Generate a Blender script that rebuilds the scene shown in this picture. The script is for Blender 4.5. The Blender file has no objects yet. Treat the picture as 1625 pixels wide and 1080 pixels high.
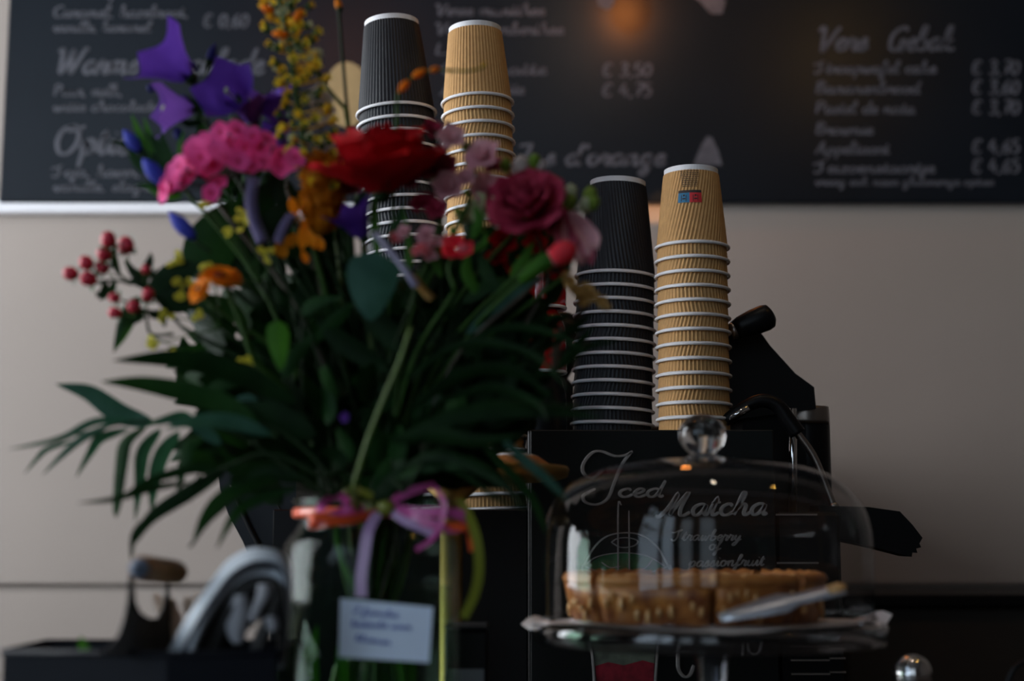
import bpy, math, random
from mathutils import Vector, Matrix
R_=random.Random(7)
PI=math.pi; sin=math.sin; cos=math.cos
C=bpy.context.scene.collection
W_,H_=1625,1080
FPX=2257.0; PITCH=math.atan(310/FPX); CAMZ=1.3
def P(x,y,D):
    """world point seen at photograph pixel (x,y) standing at distance D in front of the viewer"""
    r=(x-812.5)/FPX; u=(540-y)/FPX
    t=D/(cos(PITCH)-u*sin(PITCH))
    return Vector((t*r, D, CAMZ+t*(sin(PITCH)+u*cos(PITCH))))
def S(px,D): return px*D/FPX/cos(PITCH)
V3=Vector
# ---------------------------------------------------------------- materials
MATS={}
def mat(name,col,rough=.6,metal=0,spec=.5,noise=0,nscale=30,bump=0,bscale=200,trans=0,emit=None,estr=1,sheen=0,subs=0,coat=0,col2=None):
    if name in MATS: return MATS[name]
    m=bpy.data.materials.new(name); m.use_nodes=True; nt=m.node_tree; b=nt.nodes['Principled BSDF']
    b.inputs['Base Color'].default_value=(*col,1); b.inputs['Roughness'].default_value=rough
    b.inputs['Metallic'].default_value=metal; b.inputs['Specular IOR Level'].default_value=spec
    b.inputs['Transmission Weight'].default_value=trans; b.inputs['Coat Weight'].default_value=coat
    if sheen: b.inputs['Sheen Weight'].default_value=sheen
    if emit: b.inputs['Emission Color'].default_value=(*emit,1); b.inputs['Emission Strength'].default_value=estr
    tc=nt.nodes.new('ShaderNodeTexCoord')
    if noise or col2:
        n=nt.nodes.new('ShaderNodeTexNoise'); n.inputs['Scale'].default_value=nscale; n.inputs['Detail'].default_value=5
        nt.links.new(tc.outputs['Object'],n.inputs['Vector'])
        r=nt.nodes.new('ShaderNodeValToRGB'); nt.links.new(n.outputs['Fac'],r.inputs['Fac'])
        c2=col2 if col2 else tuple(min(1,c*(1+noise)) for c in col)
        c1=col if col2 else tuple(c*(1-noise) for c in col)
        r.color_ramp.elements[0].position=.35; r.color_ramp.elements[1].position=.65
        r.color_ramp.elements[0].color=(*c1,1); r.color_ramp.elements[1].color=(*c2,1)
        nt.links.new(r.outputs['Color'],b.inputs['Base Color'])
    if bump:
        n=nt.nodes.new('ShaderNodeTexNoise'); n.inputs['Scale'].default_value=bscale
        nt.links.new(tc.outputs['Object'],n.inputs['Vector'])
        bp=nt.nodes.new('ShaderNodeBump'); bp.inputs['Strength'].default_value=bump; bp.inputs['Distance'].default_value=.002
        nt.links.new(n.outputs['Fac'],bp.inputs['Height']); nt.links.new(bp.outputs['Normal'],b.inputs['Normal'])
    MATS[name]=m; return m
def thin_glass(name,tint,ior=1.45,rough=.02,gain=1.0):
    m=bpy.data.materials.new(name); m.use_nodes=True; nt=m.node_tree; nt.nodes.clear()
    o=nt.nodes.new('ShaderNodeOutputMaterial'); mx=nt.nodes.new('ShaderNodeMixShader')
    t=nt.nodes.new('ShaderNodeBsdfTransparent'); t.inputs[0].default_value=(*tint,1)
    g=nt.nodes.new('ShaderNodeBsdfGlossy'); g.inputs['Roughness'].default_value=rough
    f=nt.nodes.new('ShaderNodeFresnel'); f.inputs[0].default_value=ior
    mu=nt.nodes.new('ShaderNodeMath'); mu.operation='MULTIPLY'; mu.inputs[1].default_value=gain; mu.use_clamp=True
    ge=nt.nodes.new('ShaderNodeNewGeometry'); mr=nt.nodes.new('ShaderNodeMapRange'); mr.inputs['To Min'].default_value=ior; mr.inputs['To Max'].default_value=1/ior
    nt.links.new(ge.outputs['Backfacing'],mr.inputs['Value']); nt.links.new(mr.outputs[0],f.inputs[0])   # same mirror strength on both faces of the pane
    nt.links.new(f.outputs[0],mu.inputs[0]); nt.links.new(mu.outputs[0],mx.inputs[0]); nt.links.new(t.outputs[0],mx.inputs[1]); nt.links.new(g.outputs[0],mx.inputs[2])
    nt.links.new(mx.outputs[0],o.inputs[0]); MATS[name]=m; return m
def leafmat(name,c,c2,rough=.45,trans=.25):
    m=mat(name,c,max(rough,.5),spec=.10,col2=c2,nscale=40)
    nt=m.node_tree; b=nt.nodes['Principled BSDF']; o=[n for n in nt.nodes if n.type=='OUTPUT_MATERIAL'][0]
    tr=nt.nodes.new('ShaderNodeBsdfTranslucent'); tr.inputs[0].default_value=(c2[0]*1.3,c2[1]*1.5,c2[2],1)
    mx=nt.nodes.new('ShaderNodeMixShader'); mx.inputs[0].default_value=trans
    nt.links.new(b.outputs[0],mx.inputs[1]); nt.links.new(tr.outputs[0],mx.inputs[2]); nt.links.new(mx.outputs[0],o.inputs[0])
    return m
def petalmat(name,c,c2,trans=.3): 
    m=leafmat(name,c,c2,.55,trans); 
    for n in m.node_tree.nodes:
        if n.type=='BSDF_TRANSLUCENT': n.inputs[0].default_value=(*c2,1)
    return m
M={}
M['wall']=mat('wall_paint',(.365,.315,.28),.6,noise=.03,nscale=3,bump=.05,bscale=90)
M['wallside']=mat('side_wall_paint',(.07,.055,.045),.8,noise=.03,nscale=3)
M['trimdull']=mat('trim_dull',(.2,.17,.15),.9)
M['floor']=mat('floor_wood',(.06,.04,.025),.5,noise=.3,nscale=5)
M['ceil']=mat('ceiling_paint',(.10,.095,.09),.9,noise=.02)
M['board']=mat('menu_board_black',(.0075,.0105,.0155),.30,spec=.22,noise=.1,nscale=4)
M['chalk']=mat('menu_chalk_lettering',(.088,.092,.112),.9,noise=.15,nscale=60)
M['trimreflect']=mat('ledge_window_reflection',(.86,.87,.92),.35)  # white stands for window light reflected in the metal strip
M['tan']=mat('tan_disc_paint',(.42,.30,.14),.8,noise=.08)
M['kraft']=mat('kraft_paper',(.54,.305,.115),.8,noise=.06,nscale=150,bump=.1,bscale=900)
M['blackpaper']=mat('black_paper',(.013,.014,.018),.5,spec=.3,noise=.1,nscale=150)
M['whitepaper']=mat('white_cup_paper',(.80,.80,.82),.6,noise=.02,nscale=80)
M['inkblack']=mat('ink_black',(.03,.02,.02),.7)
M['inkblue']=mat('ink_blue',(.02,.16,.30),.6); M['inkred']=mat('ink_red',(.55,.02,.03),.6)
M['blackmetal']=mat('machine_black',(.004,.004,.0045),.4,spec=.2,noise=.1,nscale=20)
M['navymetal']=mat('machine_dark_enamel',(.009,.011,.015),.5,spec=.3,noise=.08,nscale=20)
M['chrome']=mat('chrome',(.75,.73,.72),.12,metal=1,noise=.03)
M['dullchrome']=mat('brushed_steel',(.35,.31,.28),.35,metal=1,noise=.05)
M['chalkboard']=mat('chalkboard_paint',(.004,.0055,.0055),.45,spec=.2,noise=.15,nscale=12)
M['chalkwhite']=mat('chalk_marker_white',(.27,.27,.27),.9,noise=.15,nscale=150)
M['chalkdim']=mat('chalk_marker_thin',(.20,.20,.20),.9,noise=.15,nscale=150)
M['chalkgreen']=mat('chalk_marker_green',(.025,.12,.045),.9,noise=.3,nscale=80)
M['chalkred']=mat('chalk_marker_red',(.25,.012,.03),.9,noise=.3,nscale=80)
M['chalkgrey']=mat('chalk_marker_grey',(.12,.15,.12),.9,noise=.3,nscale=80)
M['brass']=mat('gold_metal',(.36,.24,.08),.55,metal=1,noise=.08,nscale=15)
M['glasssolid']=mat('solid_glass',(1,1,1),.02,trans=1)
M['dome']=thin_glass('dome_glass',(.955,.96,.965),1.45,.02,1.0)
M['plateglass']=thin_glass('plate_glass',(.86,.87,.9),1.5,.08,1.6)
M['vaseglass']=thin_glass('vase_glass',(.84,.91,.87),1.45,.06,.32)
M['water']=thin_glass('vase_water',(.86,.93,.88),1.33,.02,.5)
M['paper']=mat('paper_doily',(.75,.72,.72),.8,noise=.06,nscale=30,bump=.3,bscale=60)
M['crust']=mat('pie_crust',(.34,.11,.018),.6,col2=(.52,.21,.05),nscale=45,bump=.4,bscale=90)
M['filling']=mat('pie_filling',(.16,.035,.006),.45,col2=(.50,.19,.04),nscale=60,bump=.6,bscale=80)
M['apple']=mat('baked_apple',(.62,.34,.13),.4,noise=.2,nscale=50)
M['steel']=mat('server_steel',(.62,.63,.68),.3,metal=.5)
M['card']=mat('card_paper',(.74,.84,1.0),.8,noise=.02)
M['penblue']=mat('pen_blue',(.10,.15,.50),.7)
M['ribpink']=mat('ribbon_pink',(.62,.10,.34),.25,spec=.8); M['riblilac']=mat('ribbon_lilac',(.50,.32,.55),.25,spec=.8)
M['riborange']=mat('ribbon_orange',(.85,.10,.02),.3,spec=.8); M['ribolive']=mat('ribbon_olive',(.20,.22,.02),.35,spec=.6)
M['wood']=mat('handle_wood',(.34,.18,.07),.45,col2=(.24,.12,.045),nscale=25)
M['stick']=mat('stirrer_wood',(.68,.47,.33),.7,noise=.1,nscale=80)
M['capmetal']=mat('handle_cap',(.13,.17,.24),.5)
M['caddy']=mat('caddy_black_metal',(.006,.0075,.012),.5,spec=.2,noise=.1)
M['redglaze']=mat('red_glaze',(.45,.008,.012),.12,coat=.5)
M['darkwood']=mat('dark_cabinet',(.030,.022,.016),.7,noise=.2,nscale=6)
M['counter']=mat('counter_top',(.06,.05,.045),.4,noise=.2,nscale=10)
M['towel']=None
# plants
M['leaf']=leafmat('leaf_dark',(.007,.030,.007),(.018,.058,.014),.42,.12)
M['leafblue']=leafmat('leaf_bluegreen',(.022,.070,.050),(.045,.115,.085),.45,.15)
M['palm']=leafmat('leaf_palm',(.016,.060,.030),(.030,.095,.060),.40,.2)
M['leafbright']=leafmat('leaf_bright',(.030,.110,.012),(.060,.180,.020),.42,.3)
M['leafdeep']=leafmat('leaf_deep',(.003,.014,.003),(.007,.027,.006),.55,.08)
M['stem']=mat('stem_green',(.028,.075,.010),.6,spec=.2,noise=.2); M['stemlight']=mat('stem_light',(.08,.14,.018),.5,noise=.2)
M['stemdark']=mat('stem_dark',(.010,.026,.007),.6,spec=.15,noise=.2); M['stembrown']=mat('stem_brown',(.04,.03,.015),.6,noise=.2)
M['purple']=petalmat('petal_purple',(.085,.025,.30),(.13,.05,.42)); M['purple2']=petalmat('petal_violet',(.13,.045,.33),(.20,.08,.42))
M['blue']=petalmat('petal_blue',(.05,.06,.42),(.10,.12,.55)); M['navy']=petalmat('bud_navy',(.015,.015,.10),(.03,.03,.18))
M['pink']=petalmat('petal_pink',(.85,.05,.24),(.95,.13,.42)); M['pinkeye']=petalmat('petal_pink_eye',(.65,.02,.08),(.75,.04,.12))
M['palepink']=petalmat('petal_pale_pink',(.66,.30,.36),(.76,.44,.45)); M['rosepink']=petalmat('petal_rose_pink',(.42,.06,.12),(.55,.14,.20))
M['burgundy']=petalmat('petal_burgundy',(.30,.016,.05),(.46,.05,.10),.15)
M['red']=petalmat('petal_red',(.32,.002,.006),(.50,.004,.009),.12); M['brightred']=petalmat('petal_bright_red',(.85,.02,.045),(.90,.07,.09))
M['coral']=petalmat('petal_coral',(.70,.12,.16),(.80,.28,.28))
M['orange']=petalmat('petal_orange',(.80,.17,.006),(.90,.28,.01)); M['deeporange']=petalmat('petal_deep_orange',(.42,.12,.004),(.60,.22,.01))
M['yellow']=petalmat('petal_yellow',(.78,.54,.02),(.88,.68,.06)); M['gold']=petalmat('petal_gold',(.72,.38,.01),(.80,.48,.03))
M['lemon']=petalmat('petal_lemon',(.65,.55,.03),(.75,.68,.10))
M['brownred']=mat('marigold_centre',(.10,.015,.006),.8,noise=.3)
M['berry']=mat('berry_red',(.72,.045,.075),.4,col2=(.58,.02,.045),nscale=30,spec=.5)
M['lavender']=petalmat('petal_lavender',(.20,.17,.32),(.30,.26,.44)); M['creamgreen']=petalmat('bud_cream_green',(.44,.48,.24),(.60,.62,.40))
M['budgreen']=petalmat('bud_green',(.14,.24,.03),(.26,.36,.06)); M['cream']=petalmat('petal_cream',(.50,.42,.38),(.62,.54,.48))
M['dry']=petalmat('dried_tan',(.40,.22,.06),(.50,.30,.10)); M['lilacwhite']=petalmat('petal_lilac_white',(.36,.34,.50),(.50,.47,.60))
# ---------------------------------------------------------------- object helpers
def wl(o):
    v=V3((0,0,0))
    while o: v=v+o.location; o=o.parent
    return v
def mesh(name,G,m,parent=None,origin=None,smooth=True):
    """G=(verts in world coords, faces). linked as one mesh object"""
    Vs,Fs=G
    org=wl(parent) if parent else (V3(origin) if origin is not None else V3((0,0,0)))
    me=bpy.data.meshes.new(name); me.from_pydata([tuple(V3(v)-org) for v in Vs],[],Fs); me.validate()
    ms=m if isinstance(m,list) else [m]
    for q in ms: me.materials.append(M[q] if isinstance(q,str) else q)
    if smooth: me.polygons.foreach_set('use_smooth',[True]*len(me.polygons))
    me.update()
    o=bpy.data.objects.new(name,me); C.objects.link(o)
    if parent: o.parent=parent
    else: o.location=org
    return o
def tag(o,label=None,cat=None,group=None,kind=None):
    if label:o['label']=label
    if cat:o['category']=cat
    if group:o['group']=group
    if kind:o['kind']=kind
    return o
def thing(name,label,cat,loc,group=None):
    o=bpy.data.objects.new(name,None); C.objects.link(o); o.location=loc; o.empty_display_size=.02
    return tag(o,label,cat,group)
def join(*Gs):
    Vs=[];Fs=[]
    for g in Gs:
        n=len(Vs); Vs+=list(g[0]); Fs+=[tuple(i+n for i in f) for f in g[1]]
    return Vs,Fs
def box(x0,x1,y0,y1,z0,z1):
    return ([V3((x,y,z)) for z in(z0,z1) for y in(y0,y1) for x in(x0,x1)],[(0,2,3,1),(4,5,7,6),(0,1,5,4),(2,6,7,3),(0,4,6,2),(1,3,7,5)])
def rbox(x0,x1,y0,y1,z0,z1,b=.004):
    """box with chamfered edges"""
    Vs=[];idx={}
    def vid(p):
        k=tuple(round(c,6) for c in p)
        if k not in idx: idx[k]=len(Vs); Vs.append(V3(p))
        return idx[k]
    X=(x0,x1);Y=(y0,y1);Z=(z0,z1);F=[]
    def pt(i,j,k,ax):
        p=[X[i],Y[j],Z[k]]; s=[(1,-1)[i],(1,-1)[j],(1,-1)[k]]
        for a in range(3):
            if a!=ax: p[a]+=s[a]*b
        return vid(p)
    for k in(0,1):
        q=[pt(0,0,k,2),pt(1,0,k,2),pt(1,1,k,2),pt(0,1,k,2)]; F.append(tuple(q if k else q[::-1]))
        q=[pt(0,k,0,1),pt(1,k,0,1),pt(1,k,1,1),pt(0,k,1,1)]; F.append(tuple(q[::-1] if k else q))
        q=[pt(k,0,0,0),pt(k,1,0,0),pt(k,1,1,0),pt(k,0,1,0)]; F.append(tuple(q if k else q[::-1]))
    for i in(0,1):
        for j in(0,1):
            F.append((pt(i,j,0,0),pt(i,j,1,0),pt(i,j,1,1),pt(i,j,0,1)))
            F.append((pt(i,0,j,0),pt(i,1,j,0),pt(i,1,j,2),pt(i,0,j,2)))
            F.append((pt(0,i,j,1),pt(1,i,j,1),pt(1,i,j,2),pt(0,i,j,2)))
            for k in(0,1): F.append((pt(i,j,k,0),pt(i,j,k,1),pt(i,j,k,2)))
    return Vs,F
def lathe(prof,n=48,c=(0,0,0),close=False,rfun=None):
    c=V3(c);Vs=[];F=[]
    for (r,z) in prof:
        for i in range(n):
            a=2*PI*i/n; rr=r*(rfun(a,z) if rfun else 1)
            Vs.append(c+V3((rr*cos(a),rr*sin(a),z)))
    m=len(prof)
    for k in range(m if close else m-1):
        k2=(k+1)%m
        for i in range(n):
            j=(i+1)%n; F.append((k*n+i,k*n+j,k2*n+j,k2*n+i))
    return Vs,F
def frame(d):
    d=d.normalized(); a=V3((0,0,1)) if abs(d.z)<.9 else V3((1,0,0))
    s=d.cross(a).normalized(); return s,s.cross(d).normalized()
def smoothpath(pts,n=6):
    pts=[V3(p) for p in pts]
    if len(pts)<3:
        return [pts[0].lerp(pts[-1],i/n) for i in range(n+1)]
    q=[2*pts[0]-pts[1]]+pts+[2*pts[-1]-pts[-2]]; out=[]
    for i in range(1,len(q)-2):
        a,b,c,d=q[i-1],q[i],q[i+1],q[i+2]
        for k in range(n):
            t=k/n; out.append(.5*((2*b)+(c-a)*t+(2*a-5*b+4*c-d)*t*t+(3*b-a-3*c+d)*t**3))
    out.append(pts[-1].copy()); return out
def tube(pts,r,n=8,cap=True):
    pts=[V3(p) for p in pts]; m=len(pts); rs=r if isinstance(r,(list,tuple)) else [r]*m
    if len(rs)!=m: rs=[rs[0]+(rs[-1]-rs[0])*i/(m-1) for i in range(m)]
    Vs=[];F=[];s=None
    for i,p in enumerate(pts):
        d=(pts[min(i+1,m-1)]-pts[max(i-1,0)])
        if d.length<1e-9: d=V3((0,0,1))
        d.normalize()
        if s is None: s,u=frame(d)
        else:
            s=(s-d*s.dot(d)); s=s.normalized() if s.length>1e-6 else frame(d)[0]; u=s.cross(d)
        for k in range(n):
            a=2*PI*k/n; Vs.append(p+(s*cos(a)+u*sin(a))*rs[i])
    for i in range(m-1):
        for k in range(n):
            j=(k+1)%n; F.append((i*n+k,i*n+j,(i+1)*n+j,(i+1)*n+k))
    if cap: F.append(tuple(range(n-1,-1,-1))); F.append(tuple(range((m-1)*n,m*n)))
    return Vs,F
def ell(c,rx,ry=None,rz=None,n=14,m=9,axis=None):
    ry=rx if ry is None else ry; rz=rx if rz is None else rz; c=V3(c);Vs=[];F=[]
    if axis is not None:
        d=V3(axis).normalized(); s,u=frame(d)
    else: s,u,d=V3((1,0,0)),V3((0,1,0)),V3((0,0,1))
    Vs.append(c-d*rz)
    for i in range(1,m):
        t=-PI/2+PI*i/m
        for k in range(n):
            a=2*PI*k/n; Vs.append(c+s*rx*cos(t)*cos(a)+u*ry*cos(t)*sin(a)+d*rz*sin(t))
    Vs.append(c+d*rz)
    for k in range(n): F.append((0,1+(k+1)%n,1+k))
    for i in range(m-2):
        for k in range(n):
            j=(k+1)%n; F.append((1+i*n+k,1+i*n+j,1+(i+1)*n+j,1+(i+1)*n+k))
    e=len(Vs)-1; b=1+(m-2)*n
    for k in range(n): F.append((b+k,b+(k+1)%n,e))
    return Vs,F
def blade(path,w,side,shape='lance',fold=.15,n=5):
    """leaf surface along a path; side=approx width direction"""
    pts=smoothpath(path,n); m=len(pts); Vs=[];F=[]
    for i,p in enumerate(pts):
        t=i/(m-1); d=(pts[min(i+1,m-1)]-pts[max(i-1,0)]).normalized()
        s=(side-d*side.dot(d)).normalized(); nn=s.cross(d)
        if shape=='lance': ww=(math.sin(PI*min(1,t**.75*.98+.02)))**.8
        elif shape=='ovate': ww=math.sin(PI*t**.6*.985+.02)**.65
        elif shape=='strap': ww=min(1,t*6+.35)*(1-t**4)
        else: ww=math.sin(PI*(t**1.4*.95+.04))
        ww=max(ww,.02)*w/2
        for v in(-1,-.5,0,.5,1): Vs.append(p+s*ww*v+nn*(fold*ww*(abs(v)**1.3)))
    for i in range(m-1):
        for k in range(4): a=i*5+k; F.append((a,a+1,a+6,a+5))
    return Vs,F
def petal(base,d,up,L,w,curl=.2,cup=.2,tipw=.55,nu=6,nv=4,ruf=0):
    """petal growing along d, its face towards up"""
    d=V3(d).normalized(); up=V3(up); up=(up-d*up.dot(d)).normalized(); s=d.cross(up); Vs=[];F=[]
    for i in range(nu+1):
        t=i/nu; ww=w/2*(.22+.78*math.sin(PI*min(1,t*.5/tipw+.02)) if t<tipw else (.22+.78)*math.cos(PI/2*((t-tipw)/(1-tipw))**1.7*.93))
        for k in range(nv+1):
            v=-1+2*k/nv
            Vs.append(base+d*L*(t-.04*v*v*t)+s*ww*v+up*(L*curl*t*t+cup*ww*v*v+ruf*math.sin(v*5+t*7)*w*t))
    for i in range(nu):
        for k in range(nv): a=i*(nv+1)+k; F.append((a,a+1,a+nv+2,a+nv+1))
    return Vs,F
def extrude_poly(pts,dv):
    """closed polygon pts (world) extruded by dv"""
    n=len(pts); a=[V3(p) for p in pts]; b=[p+V3(dv) for p in a]
    F=[tuple(range(n)),tuple(range(2*n-1,n-1,-1))]+[(i,n+i,n+(i+1)%n,(i+1)%n) for i in range(n)]
    return a+b,F
# ---------------------------------------------------------------- stroke handwriting
G_={
'a':(1.05,[[(.85,.85),(.5,1),(.15,.75),(.08,.35),(.3,0),(.6,.2),(.85,.9)],[(.85,.95),(.82,.3),(.95,.02),(1.1,.2)]]),
'b':(.9,[[(0,.2),(.35,1.3),(.42,1.95),(.25,1.95),(.15,1.2),(.15,.2),(.4,0),(.75,.3),(.6,.8),(.3,.75)],[(.65,.75),(.95,.7)]]),
'c':(.85,[[(.75,.8),(.5,1),(.15,.75),(.1,.3),(.35,0),(.65,.05),(.9,.3)]]),
'd':(1.05,[[(.8,.85),(.5,1),(.15,.75),(.08,.35),(.3,0),(.6,.15),(.85,.9)],[(1.0,2.0),(.85,1),(.8,.3),(.95,.02),(1.1,.2)]]),
'e':(.8,[[(.05,.3),(.5,.55),(.65,.85),(.4,1),(.15,.7),(.12,.3),(.35,0),(.6,.05),(.85,.3)]]),
'f':(.75,[[(0,.2),(.45,1.2),(.6,1.85),(.42,1.95),(.3,1.3),(.22,-.3),(.1,-.9),(-.1,-.8),(.05,-.3),(.45,.1),(.75,.3)]]),
'g':(1,[[(.8,.85),(.5,1),(.15,.75),(.1,.35),(.35,.05),(.65,.25),(.82,.9)],[(.82,.95),(.75,0),(.55,-.85),(.2,-.85),(.3,-.4),(.95,.2)]]),
'h':(1.05,[[(0,.2),(.35,1.2),(.45,1.9),(.3,1.95),(.2,1.3),(.12,0)],[(.14,.4),(.45,.95),(.7,.85),(.7,.2),(.85,0),(1.1,.25)]]),
'i':(.55,[[(0,.25),(.25,.95),(.22,.25),(.35,0),(.6,.25)],[(.32,1.4),(.34,1.46)]]),
'j':(.6,[[(0,.25),(.35,.95),(.3,0),(.1,-.85),(-.15,-.8),(0,-.3),(.6,.25)],[(.42,1.4),(.44,1.46)]]),
'k':(1,[[(0,.2),(.35,1.2),(.42,1.95),(.28,1.95),(.18,1.2),(.12,0)],[(.75,.95),(.2,.5),(.7,.05),(1,.2)]]),
'l':(.6,[[(0,.2),(.4,1.2),(.5,1.9),(.35,1.95),(.2,1.2),(.2,.25),(.35,0),(.6,.2)]]),
'm':(1.5,[[(0,.3),(.2,.95),(.18,0)],[(.2,.5),(.45,.95),(.62,.85),(.6,0)],[(.62,.5),(.9,.95),(1.1,.85),(1.08,.2),(1.25,0),(1.5,.25)]]),
'n':(1.1,[[(0,.3),(.2,.95),(.18,0)],[(.2,.5),(.5,.95),(.72,.85),(.7,.2),(.85,0),(1.1,.25)]]),
'o':(.95,[[(.55,1),(.2,.85),(.1,.4),(.35,0),(.7,.2),(.75,.7),(.5,1),(.7,.8),(.95,.85)]]),
'p':(1,[[(0,.25),(.25,.95),(.12,-.9)],[(.2,.5),(.5,1),(.8,.75),(.7,.2),(.4,0),(.2,.15)],[(.6,.08),(1,.25)]]),
'r':(.75,[[(0,.3),(.2,1.05),(.3,.85),(.6,.9),(.5,.3),(.6,0),(.8,.25)]]),
's':(.75,[[(0,.2),(.4,1.05),(.5,.6),(.55,.2),(.3,0),(.1,.12)],[(.45,.05),(.78,.25)]]),
't':(.65,[[(0,.2),(.35,1.6),(.25,.3),(.4,0),(.68,.25)],[(.02,1.1),(.6,1.15)]]),
'u':(1.1,[[(0,.25),(.2,.95),(.15,.25),(.4,0),(.7,.3),(.8,.95)],[(.8,.95),(.75,.25),(.9,0),(1.12,.25)]]),
'v':(.9,[[(0,.3),(.2,.95),(.35,.05),(.5,0),(.75,.9),(.95,.85)]]),
'w':(1.3,[[(0,.3),(.2,.95),(.2,.15),(.4,0),(.65,.9),(.65,.2),(.85,0),(1.1,.9),(1.3,.85)]]),
'y':(1.05,[[(0,.25),(.2,.95),(.2,.25),(.45,.05),(.75,.9)],[(.78,.95),(.7,0),(.4,-.85),(.1,-.85),(.25,-.4),(1.05,.25)]]),
'z':(.9,[[(.1,.9),(.75,.95),(.1,.05),(.9,.05)]]),
'M':(2.0,[[(-.2,.0),(.1,-.05),(.5,.8),(.85,2),(.75,.9),(.7,.05)],[(.7,.05),(1.1,1.2),(1.5,2.05),(1.3,.8),(1.35,.1),(1.6,0),(1.95,.3)]]),
'I':(1.6,[[(.9,.2),(.3,.7),(.2,1.5),(.6,2.1),(1.2,1.9),(1.7,2.1)],[(1.6,2.05),(1.2,1.4),(1,.5),(.7,-.1),(.2,-.3),(.0,0),(.3,.25)]]),
'S':(1.3,[[(-.3,1.6),(-.1,1.4),(.5,1.75),(.95,2),(.6,1.5),(.65,.7),(.4,0),(0,0),(-.05,.3)]]),
'W':(2.1,[[(.0,1.7),(.3,1.95),(.4,1),(.5,0),(.9,1),(1.1,1.9),(1.15,1),(1.25,0),(1.7,1.2),(2,2),(2.1,1.8)]]),
'O':(1.6,[[(.9,1.95),(.3,1.7),(.05,.9),(.35,.1),(.9,.05),(1.35,.8),(1.2,1.7),(.8,1.95),(.6,1.6),(1.2,1.7),(1.6,1.9)]]),
'J':(1.3,[[(.2,1.8),(.9,1.95),(1.1,1.9),(.9,.5),(.6,-.4),(.2,-.4),(.1,-.1),(.6,.1),(1.3,.3)]]),
'V':(1.4,[[(0,1.6),(.3,1.95),(.45,1.5),(.55,.2),(.7,.05),(1.2,1.4),(1.5,1.95)]]),
'G':(1.5,[[(1.3,1.6),(1.0,1.95),(.4,1.6),(.1,.9),(.3,.1),(.8,.05),(1.15,.7)],[(.8,.8),(1.3,.85),(1.1,0),(1.3,.05)]]),
'C':(1.3,[[(1.2,1.6),(.9,1.95),(.35,1.6),(.1,.9),(.3,.1),(.8,0),(1.25,.35)]]),
'P':(1.2,[[(.3,1.9),(.15,0)],[(.05,1.7),(.6,2),(1.1,1.6),(.8,1.05),(.3,1)]]),
'B':(1.2,[[(.3,1.9),(.15,0)],[(.05,1.7),(.6,2),(1,1.6),(.4,1.05),(1,.8),(.9,.15),(.2,0)]]),
'A':(1.4,[[(0,0),(.4,.8),(.9,2),(.95,.6),(1.1,0),(1.3,.2)],[(.35,.8),(1.1,.85)]]),
'L':(1.1,[[(.3,1.9),(.2,1),(.15,.1),(.5,0),(1.1,.15)]]),
'0':(1.1,[[(.5,1.9),(.12,1.2),(.2,.2),(.55,0),(.9,.6),(.85,1.5),(.5,1.9)]]),
'1':(.7,[[(.1,1.5),(.4,1.9),(.35,0)]]),
'3':(1.05,[[(.1,1.7),(.5,1.95),(.85,1.5),(.4,1.05),(.9,.6),(.5,0),(.05,.2)]]),
'4':(1.05,[[(.5,1.9),(.1,.7),(.95,.7)],[(.7,1.2),(.65,0)]]),
'5':(1.05,[[(.9,1.9),(.3,1.85),(.2,1.1),(.7,1.15),(.85,.5),(.5,0),(.05,.15)]]),
'6':(1.05,[[(.8,1.9),(.25,1.2),(.12,.4),(.5,0),(.9,.5),(.5,1),(.15,.6)]]),
'7':(1.05,[[(.1,1.85),(.95,1.9),(.4,0)],[(.25,1),(.8,1)]]),
'€':(1.3,[[(1.1,1.6),(.75,1.9),(.3,1.5),(.2,.5),(.6,0),(1.1,.3)],[(0,1.15),(.8,1.2)],[(0,.75),(.75,.8)]]),
',':(.5,[[(.25,.15),(.1,-.3)]]),"'":(.45,[[(.3,1.95),(.2,1.5)]]),' ':(.7,[]),'-':(.7,[[(.1,.7),(.6,.7)]]),
}
def text(s,w=None):
    x=0;out=[]
    for ch in s:
        adv,st=G_.get(ch) or G_[ch.lower()]
        for k in st: out.append([(x+a,b) for a,b in k])
        x+=adv*1.0+.04
    return out,x
def write(s,x0,x1,ybase,xh,D,pen,slant=.25,face=None,rot=0,thick=.0006):
    """handwriting on the vertical plane at depth D between pixel x0..x1; xh = x-height in px, pen=px"""
    st,w=text(s); Vs=[];F=[]
    sx=(x1-x0)/w
    for k in st:
        pl=smoothpath([V3((a,b,0)) for a,b in k],4)
        pts=[]
        for p in pl:
            X=x0+p.x*sx+slant*p.y*xh; Y=ybase-p.y*xh-rot*(p.x*sx)
            pts.append((X,Y))
        pp=[P(X,Y,D) for X,Y in pts]
        G=ribbon_flat(pp,S(pen,D),thick); n=len(Vs); Vs+=G[0]; F+=[tuple(i+n for i in f) for f in G[1]]
    return Vs,F
def ribbon_flat(pp,w,thick):
    """pen line lying in an XZ plane, raised by thick towards the viewer, width swelling on down strokes"""
    Vs=[];F=[];m=len(pp)
    for i,p in enumerate(pp):
        d=pp[min(i+1,m-1)]-pp[max(i-1,0)]; d.y=0
        if d.length<1e-9: d=V3((1,0,0))
        d.normalize(); s=V3((-d.z,0,d.x)); ww=w*(.36+.28*abs(d.z))
        if i in(0,m-1): ww*=.7
        for q in(-1,1):
            Vs.append(p+s*ww*q); Vs.append(p+s*ww*q*.8+V3((0,-thick,0)))
    for i in range(m-1):
        a=i*4; F+=[(a+1,a+3,a+7,a+5),(a,a+1,a+5,a+4),(a+3,a+2,a+6,a+7)]
    return Vs,F
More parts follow.
